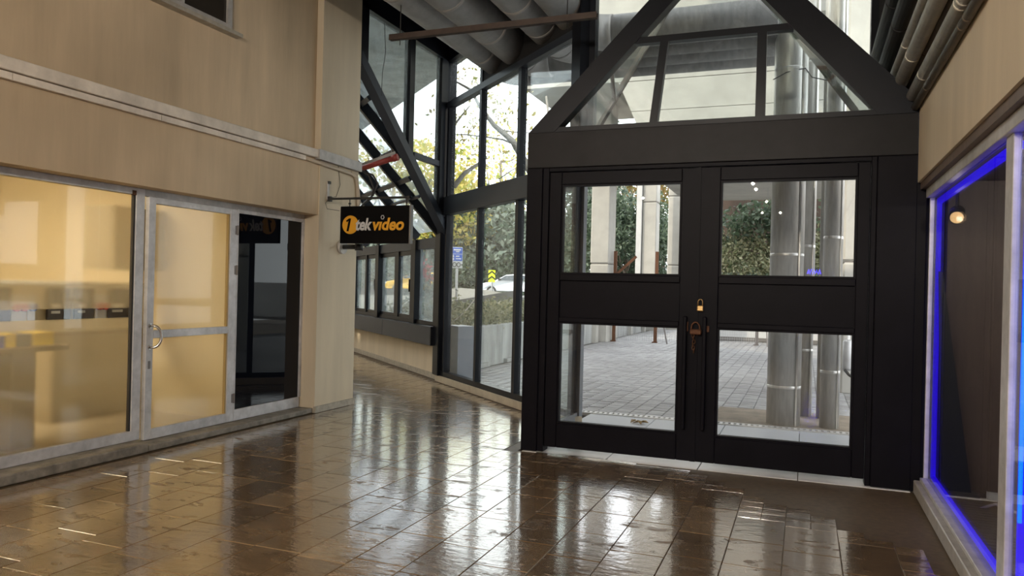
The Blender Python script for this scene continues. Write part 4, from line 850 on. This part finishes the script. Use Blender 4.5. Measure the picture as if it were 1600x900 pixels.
tw = [pxp(a, b, 16) for a, b in ((708, 180), (725, 190), (735, 220), (760, 180), (780, 170), (720, 110), (735, 125), (810, 225), (795, 240), (712, 240), (770, 150), (800, 180))]
leaves('crown', [tuple(v) for v in tw], np.full(len(tw), 0.28), 420, 0.11, 'leaf_yellow', bt, 31)

# planter planting
IVY = [(-6.2 - 0.42 * (i % 4), 12.2 + 0.16 * i, 0.72 + 0.06 * (i % 4) + 0.05 * (i % 3)) for i in range(54)]; IVY = [c for c in IVY if (c[0] - A[0]) * N4[0] + (c[1] - A[1]) * N4[1] < -0.75]
ib = tag(leaves('ivy_planting', IVY, np.full(len(IVY), 0.17), 14000, 0.10, 'leaf_ivy', None, 41, squash=0.6), 'leafy green ivy spilling over the concrete planter wall', 'plants')
ib2 = tag(leaves('scrub_planting', [(-8.2 - 0.5 * (i % 4), 15.5 + 0.45 * i, 0.7 + 0.06 * (i % 3)) for i in range(26)], np.full(26, 0.22), 6000, 0.12, 'leaf_dark', None, 42, squash=0.5), 'dark low scrub filling the planter behind the ivy', 'plants')
MB().prism([(-6.0, 12.2, -0.05), (-6.0, 30, -0.05), (-12, 30, -0.05), (-12, 17.8, -0.05)], (0, 0, 0.71)).build('soil_bed', 'soil', gd)
tag(MB().tube([(-6.2, 12.9, 0.8), (-6.25, 13.6, 1.0), (-6.3, 14.2, 1.25), (-6.35, 14.7, 1.55)], [0.012, 0.011, 0.009, 0.005], 6).build('bare_twig', 'bark_pale', None, True), 'thin pale twig slanting up out of the ivy', 'twig')
fs = thing('flowering_shrub', 'shrub with bright red flowers outside the sliding windows', 'shrub', tuple(ground_at(668, 17)))
g_ = ground_at(668, 17)
cl = [(g_.x + a, g_.y + b, c) for a, b, c in ((0, 0, 0.5), (0.15, 0.1, 0.9), (-0.2, 0, 1.2), (0.1, 0, 1.45), (-0.1, 0.1, 1.7), (0.2, 0.1, 0.6), (-0.25, -0.1, 0.7))]
leaves('foliage', cl, np.full(7, 0.16), 1800, 0.09, 'leaf_grey', fs, 51); leaves('blossoms', [(g_.x - 0.12, g_.y, 1.98), (g_.x - 0.05, g_.y, 1.82), (g_.x + 0.05, g_.y, 1.68)], np.array([0.11, 0.06, 0.06]), 170, 0.08, 'flower', fs, 52)
MB().tube([(g_.x, g_.y, 0), (g_.x - 0.03, g_.y, 1.0), (g_.x - 0.1, g_.y, 1.9)], [0.03, 0.02, 0.01], 6).build('stem', 'bark', fs)

# road with its kerb, guardrail, signs and cars
rd0 = ground_at(745, 50); tv = Vector((math.cos(math.radians(23)), math.sin(math.radians(23)), 0)); nv = Vector((-tv.y, tv.x, 0))
RZ = 1.0
road = struct('road', 'asphalt road passing behind the planter')
MB().prism([rd0 + tv * -40 - nv * 5 + up * RZ, rd0 + tv * 25 - nv * 5 + up * RZ, rd0 + tv * 25 + nv * 7 + up * RZ, rd0 + tv * -40 + nv * 7 + up * RZ], (0, 0, -1.2)).build('asphalt', 'asphalt', road)
kb = struct('kerb', 'pale concrete barrier kerb along the road')
kk = [pxp(690, 452, 31), pxp(720, 450, 31), pxp(760, 453, 31), pxp(805, 461, 31)]
for i in range(3):
    a, b = kk[i], kk[i + 1]; MB().prism([Vector((a.x, a.y, 0)), Vector((b.x, b.y, 0)), b, a], nv * 0.4).build('barrier_block', 'concrete', kb)
MB().prism([pxp(540, 452, 34) * 1.0, pxp(690, 452, 34), pxp(690, 500, 34), pxp(540, 500, 34)], nv * 0.3).build('barrier_block', 'concrete', kb)
gl = thing('guardrail', 'weathered dark guardrail beam in front of the road kerb', 'guardrail', tuple(ground_at(740, 24)))
a, b = pxp(690, 479, 24), pxp(812, 459, 24)
MB().bar(a, b, 0.10, 0.25).build('beam', 'rail_dark', gl)
for t_ in (0.12, 0.5, 0.85):
    p = a.lerp(b, t_); MB().box(p.x - 0.06, p.x + 0.06, p.y + 0.06, p.y + 0.18, -0.05, p.z + 0.05).build('post', 'galv', gl)
a2, b2 = pxp(540, 455, 26), pxp(684, 457, 26)
gl2 = thing('guardrail', 'long dark guardrail seen through the sliding windows', 'guardrail', tuple(ground_at(610, 26))); MB().bar(a2, b2, 0.10, 0.22).build('beam', 'rail_dark', gl2)
for t_ in (0.1, 0.4, 0.7, 0.95):
    p = a2.lerp(b2, t_); MB().box(p.x - 0.06, p.x + 0.06, p.y + 0.06, p.y + 0.18, -0.05, p.z + 0.05).build('post', 'galv', gl2)

def sign_frame(px_, D): h = ground_at(px_, D).normalized(); return h, Vector((h.y, -h.x, 0))
h, sx = sign_frame(712, 26); base = ground_at(712, 26)
ps = thing('parking_sign', 'blue and white parking direction sign on a grey pole', 'sign', (base.x, base.y, 0))
zt, zb = zat(386, 712, 26), zat(419, 712, 26); W_ = 0.42
def panel(name, mat, par, u0, u1, z0, z1, off, t=0.01):
    o = base + sx * u0 - h * off; return MB().frame_box((o.x, o.y, z0), sx * (u1 - u0), h * t, (0, 0, z1 - z0)).build(name, mat, par)
panel('backing', 'white_sign', ps, -W_ / 2, W_ / 2, zb, zt, 0.0, 0.02)
z1 = zt - (zt - zb) * 0.33; z2 = zt - (zt - zb) * 0.67
panel('blue_panel', 'blue_sign', ps, -W_ / 2 + 0.02, W_ / 2 - 0.01, z1 + 0.01, zt - 0.02, 0.012); panel('blue_panel', 'blue_sign', ps, -W_ / 2 + 0.02, W_ / 2 - 0.01, z2 + 0.01, z1 - 0.01, 0.012)
for (u0, u1, za, zb_) in ((-0.1, 0.15, 0.17, 0.12), (-0.02, 0.1, 0.10, 0.06)): panel('text_line', 'white_sign', ps, u0, u1, z1 + zb_, z1 + za, 0.022)
for (u0, u1, za, zb_) in ((-0.02, 0.10, 0.19, 0.15), (-0.02, 0.16, 0.10, 0.07)): panel('text_line', 'white_sign', ps, u0, u1, z2 + zb_, z2 + za, 0.022)
def disc(u, z, r, mat, off): 
    o = base + sx * u - h * off; return MB().cyl(Vector((o.x, o.y, z)), Vector((o.x, o.y, z)) - h * 0.008, r, 14).build('symbol', mat, ps)
disc(-0.12, z2 + 0.17, 0.045, 'white_sign', 0.014); disc(-0.12, z2 + 0.07, 0.045, 'white_sign', 0.014)
def ringsym(u, z, r):
    o = base + sx * u - h * 0.02; MB().tube([Vector((o.x, o.y, z)) + sx * r * 0.8 * math.cos(a) + up * r * math.sin(a) for a in [2 * math.pi * k / 12 for k in range(13)]], 0.012, 5).build('symbol', 'sign', ps)
ringsym(-0.06, zb + 0.12, 0.075); ringsym(0.08, zb + 0.12, 0.075)
for (u, sgn) in ((-0.17, 1), (0.175, 1)):
    o = base + sx * u - h * 0.012; MB().prism([Vector((o.x, o.y, zb + 0.16)), Vector((o.x, o.y, zb + 0.08)), Vector((o.x, o.y, zb + 0.12)) + sx * 0.045 * sgn], -h * 0.01).build('symbol', 'sign', ps)
MB().cyl((base.x + 0.0, base.y + 0.06, -0.1), (base.x, base.y + 0.06, zt), 0.045, 10).build('pole', 'galv', ps, True)
h, sx = sign_frame(768, 42); base = ground_at(768, 42)
cv = thing('chevron_post', 'fluorescent yellow chevron marker on a short grey post', 'sign', (base.x, base.y, 0))
zt, zb = zat(422, 768, 42), zat(441, 768, 42)
panel('plate', 'lime', cv, -0.19, 0.19, zb, zt, 0.0, 0.02)
for q in range(2):
    zc = zb + (zt - zb) * (0.30 + 0.42 * q); o = base - h * 0.012
    MB().prism([Vector((o.x, o.y, zc)) - sx * 0.19, Vector((o.x, o.y, zc + 0.16)), Vector((o.x, o.y, zc)) + sx * 0.19, Vector((o.x, o.y, zc - 0.09)) + sx * 0.19, Vector((o.x, o.y, zc + 0.07)), Vector((o.x, o.y, zc - 0.09)) - sx * 0.19], -h * 0.006).build('chevron', 'sign', cv)
MB().cyl((base.x, base.y + 0.05, 0), (base.x, base.y + 0.05, zb + 0.1), 0.05, 8).build('post', 'galv', cv)

def car(label, name, pos, ang, paint, sign=False):
    t = thing(name, label, 'car', tuple(pos), rotz=ang)
    prof = [(2.12, .32, .78), (2.17, .55, .84), (2.08, .78, .85), (1.15, 1.0, .86), (0.35, 1.42, .66), (-0.5, 1.5, .64), (-1.5, 1.4, .62), (-2.02, 1.02, .80), (-2.12, .6, .84), (-2.05, .32, .8)]
    n_ = len(prof); vs_ = [(x, w_, z) for x, z, w_ in prof] + [(x, -w_, z) for x, z, w_ in prof]
    mb = MB(); mb.add(vs_, [tuple(range(n_ - 1, -1, -1)), tuple(range(n_, 2 * n_))] + [(i, (i + 1) % n_, (i + 1) % n_ + n_, i + n_) for i in range(n_)])
    bo = mb.build('body', paint, t); bevel(bo, 0.05, 2)
    for sd in (1, -1):
        def sidep(x, z): 
            f_ = (z - 1.0) / 0.45; return (x, sd * (0.87 - 0.21 * f_ + 0.004), z)
        for q in ([(0.98, 1.04), (0.42, 1.36), (-0.25, 1.41), (-0.25, 1.04)], [(-0.33, 1.04), (-0.33, 1.41), (-1.3, 1.36), (-1.62, 1.08)]):
            MB().prism([sidep(*p_) for p_ in q], (0, sd * 0.012, 0)).build('window', 'car_glass', t)
        for xx in (1.35, -1.35):
            wh = MB().cyl((xx, sd * 0.62, 0.32), (xx, sd * 0.88, 0.32), 0.33, 18).build('wheel', 'tyre', t, True); MB().cyl((xx, sd * 0.88, 0.32), (xx, sd * 0.895, 0.32), 0.2, 14).build('hubcap', 'galv', wh)
        MB().box(0.72, 0.92, sd * 0.88, sd * 1.0, 1.02, 1.16).build('mirror', 'lamp_body', t)
        MB().box(2.05, 2.175, sd * 0.5, sd * 0.82, 0.66, 0.78).build('headlight', 'white_sign', t)
    MB().prism([(1.12, .78, 1.03), (1.12, -.78, 1.03), (0.42, -.6, 1.40), (0.42, .6, 1.40)], (0.02, 0, 0.03)).build('windscreen', 'car_glass', t)
    if sign: MB().box(-0.15, 0.15, -0.3, 0.3, 1.5, 1.62).build('roof_sign', 'white_sign', t)
    return t
heading = math.atan2(-tv.y, -tv.x)
gcar = ground_at(799, 51); car('white hatchback with its nose behind the chevron post', 'white_hatchback', (gcar.x, gcar.y, 0.98), heading, 'car_white')
gtx = ground_at(654, 52); car('yellow taxi passing beyond the sliding windows', 'yellow_taxi', (gtx.x, gtx.y, 0.98), heading, 'car_yellow')
hg = MB()
leaves_h = tag(leaves('roadside_hedge', [tuple(rd0 + tv * (-36 + 1.1 * i) + nv * 8.5 + up * (1.6 + 0.7 * (i % 3))) for i in range(56)], np.full(56, 0.75), 9000, 0.34, 'leaf_dark', None, 61), 'dark hedge running along the far side of the road', 'hedge')

# ------------------------------------------------------------------ viaduct and pillars
vd = struct('wall_viaduct', 'pale concrete viaduct beam spanning the yard')
MB().prism([(12, 20, 4.4), (-3.6, 20, 4.4), (-4.43, 20, 6.29), (12, 20, 6.29)], (0, 4.4, 0)).build('lower_beam', 'concrete', vd); MB().prism([(12, 20.02, 6.31), (-4.44, 20.02, 6.31), (-4.8, 20.02, 7.1), (12, 20.02, 7.1)], (0, 4.38, 0)).build('beam_course', 'concrete', vd)
for i, (z0, z1) in enumerate(((7.12, 7.95),)): MB().box(-7.5, 12, 20.03, 24.4, z0, z1).build('beam_course', 'concrete', vd)
MB().box(-7.5, 12, 19.7, 24.4, 7.97, 8.25).build('shadow_ledge', 'concrete_stain', vd)  # darker concrete stands in for the shadow line across the beam
for z0, z1 in ((8.27, 9.3), (9.32, 10.4), (10.42, 11.4)): MB().box(-9, 12, 19.4, 24.4, z0, z1).build('beam_course', 'concrete', vd)
MB().box(-5.0, 12, 8.6, 24, 11.4, 11.8).build('deck_slab', 'concrete', vd)
def pillar(label, px0, px1, Y, ztop, depth, joints, extra=None):
    def xat(p):
        d = direction(p, 450.8 + (p - 800) * 0.0245); return d.x / d.y * Y
    x0, x1 = xat(px0), xat(px1)
    t = thing('concrete_pillar', label, 'pillar', ((x0 + x1) / 2, Y, 0), 'pale concrete pillars', kind='structure')
    zs = [-0.05] + joints + [ztop]
    for a, b in zip(zs[:-1], zs[1:]): bevel(MB().box(x0, x1, Y, Y + depth, a + 0.012, b - 0.012).build('segment', 'concrete', t), 0.03)
    MB().box(x0 + 0.03, x1 - 0.03, Y + 0.03, Y + depth - 0.03, 0, ztop).build('core', 'joint', t)
    return t, x0, x1
pillar('pale concrete pillar nearest the lobby side glazing', 921, 950, 22, 8.0, 0.8, [2.3, 5.2])
t_, x0, x1 = pillar('slim concrete pillar in the middle of the door glass', 1001, 1023, 29.5, 11.0, 0.7, [1.9, 5.0])
MB().box(x0 - 0.22, x0 - 0.02, 29.4, 29.7, 0, 11).build('lit_side_strip', 'concrete_white', t_)  # pillar's lit left side put in as a white strip
pillar('farthest concrete pillar by the door seam', 1041, 1062, 31, 11.0, 0.7, [2.6, 5.4])
pillar('wide concrete pillar behind the steel pipes', 1316, 1370, 13, 11.4, 0.8, [2.05, 5.0, 7.2])

# vertical metal jackets
for (X, Y, r, lb, zj) in ((-0.205, 9.43, 0.188, 'fat metal-clad pipe standing in front of the doors', (0.42, 1.95, 4.1)), (0.0, 10.25, 0.11, 'thinner metal-clad pipe half hidden behind the fat one', (0.8, 2.1, 4.4)), (0.29, 9.43, 0.105, 'metal-clad pipe in front of the concrete pillar', (0.62, 2.15, 4.3)), (0.22, 10.1, 0.06, 'slim pale pipe tucked behind the pipe by the pillar', (1.2, 2.9, 4.5))):
    t = thing('standing_pipe', lb, 'pipe', (X, Y, 0), 'metal-clad pipes outside the doors')
    MB().tube([(X, Y, -0.004), (X, Y, 11.3)], r, 28).build('jacket', 'duct_out', t, True)
    for zz in zj: MB().tube([(X, Y, zz), (X, Y, zz + 0.006), (X, Y, zz + 0.03), (X, Y, zz + 0.036)], [r, r + 0.002, r + 0.002, r], 28).build('seam_band', 'duct_out', t, True)
    MB().box(X + r * 0.68, X + r * 0.78, Y - r * 0.78, Y - r * 0.6, 0.0, 6).build('lap_seam', 'duct_out', t)
tag(MB().tube([(-0.40, 9.3, 4.0), (-0.25, 9.24, 4.06), (-0.05, 9.28, 4.1), (0.02, 9.5, 4.05), (0.3, 9.7, 4.02), (0.6, 10.5, 4.1)], 0.006, 5).build('tie_wire', 'cable', None), 'thin black wire tied round the fat metal pipe', 'wire')
ht = thing('drain_canister', 'grey steel canister with a black hose on the pillar', 'canister', (0.66, 12.8, 0.4))
MB().tube([(0.64, 12.85, 0.36), (0.64, 12.85, 0.40), (0.64, 12.85, 0.80), (0.64, 12.85, 0.84)], [0.06, 0.075, 0.075, 0.05], 16).build('drum', 'galv', ht, True)
MB().tube([(0.60, 12.8, 0.37), (0.66, 12.75, 0.30), (0.76, 12.7, 0.24), (0.80, 12.6, 0.05), (0.80, 12.5, 0.0)], 0.022, 8).build('hose', 'cable', ht, True); MB().cyl((0.64, 12.85, 0.84), (0.64, 12.85, 0.90), 0.03, 10).build('cap', 'pack_white', ht)

# far wall, ivy bank, fence
fwl = struct('wall_far', 'low white wall at the back of the yard')
for k in range(6): MB().box(-2.7 + 2.2 * k + 0.01, -0.5 + 2.2 * k, 25.3, 25.6, 0.12, 1.5).build('panel', 'concrete_white', fwl)
MB().box(-2.7, 10.5, 25.28, 25.6, 0, 0.12).build('footing', 'joint', fwl)
bw_ = struct('wall_brown', 'red-brown wall showing above the ivy bank')
MB().box(-3.3, 10.5, 30.0, 30.4, 0, 5.6).build('brown_wall', simple('red_brown_wall', (0.075, 0.05, 0.038), 0.8), bw_)
sl = [(-2.9 + 0.42 * (i % 24), 25.9 + 0.55 * (i // 24), 1.25 + 0.42 * (i // 24)) for i in range(24 * 6)]
tag(leaves('ivy_bank', sl, np.full(len(sl), 0.3), 26000, 0.15, 'leaf_ivy', None, 71), 'thick ivy bank rising behind the low white wall', 'ivy')
hs = [(-2.6 + 0.35 * i, 25.45, 1.75 + 0.12 * (i % 2)) for i in range(24)]
tag(leaves('clipped_hedge', hs, np.full(24, 0.17), 9000, 0.11, 'leaf_ivy2', None, 72), 'dense dark green hedge on top of the low white wall', 'hedge')
tag(leaves('upper_scrub', [(-2.4 + 0.5 * i, 28.4, 3.9 + 0.25 * (i % 3)) for i in range(5)], np.full(5, 0.4), 1500, 0.2, 'leaf_dark', None, 73), 'dark scrub at the top corner of the ivy bank', 'plants')
mf = thing('mesh_fence', 'low wire mesh fence on rust-red posts across the yard', 'fence', (-3.4, 22.6, 0))
for (X, Y, z) in ((-5.33, 22.4, 2.7), (-4.12, 22.6, 2.7), (-1.30, 23.6, 1.5)):
    MB().box(X - 0.045, X + 0.045, Y - 0.045, Y + 0.045, -0.03, z).box(X - 0.09, X + 0.06, Y - 0.05, Y + 0.05, -0.03, 0.02).build('post', 'rust' if X < -2 else 'screw', mf)
MB().bar((-5.30, 22.4, 2.0), (-4.72, 22.5, 2.55), 0.05, 0.08).build('brace', 'rust', mf); MB().bar((-5.30, 22.4, 2.0), (-5.05, 22.4, 1.5), 0.05, 0.06).build('brace', 'rust', mf)
MB().bar((-3.95, 22.7, 0.75), (-3.72, 22.3, 0.0), 0.03, 0.03).build('brace', 'screw', mf)
MB().bar((-1.05, 23.5, 0.95), (-0.98, 23.2, 0.0), 0.03, 0.03).build('brace', 'screw', mf)
mb = MB()
for k in range(62):
    x_ = -5.3 + 0.045 * 1.45 * k; mb.bar((x_, 22.45 + 0.25 * (x_ + 5.3), 0.03), (x_, 22.45 + 0.25 * (x_ + 5.3), 0.95), 0.006, 0.006)
for k in range(14):
    z_ = 0.03 + 0.07 * k; mb.bar((-5.3, 22.45, z_), (-1.35, 23.44, z_), 0.006, 0.006)
tag(mb.build('wire_mesh', 'galv', mf), kind='stuff')
st = thing('handrail', 'white slanting handrail half hidden behind the pipes', 'railing', (0.2, 24.6, 0))
MB().bar((-1.6, 25.1, 1.75), (-1.15, 25.1, 2.05), 0.05, 0.05).bar((-1.15, 25.1, 2.05), (0.4, 25.1, 2.0), 0.05, 0.05).build('rail', 'white_sign', st)
for k in range(8): MB().box(-1.5 + 0.25 * k, -1.47 + 0.25 * k, 25.08, 25.12, 1.5, 1.8 + 0.05 * k if k < 4 else 2.0).build('baluster', 'white_sign', st)
st2 = thing('stair_rail', 'white picket stair rail between the metal-clad pipes', 'railing', (0.8, 24.0, 0))
MB().bar((0.62, 24.0, 2.0), (1.5, 24.0, 2.6), 0.05, 0.06).build('rail', 'white_sign', st2)
for k in range(9): MB().box(0.62 + 0.1 * k, 0.66 + 0.1 * k, 23.98, 24.02, -0.03, 2.0 + 0.068 * k).build('picket', 'white_sign', st2)
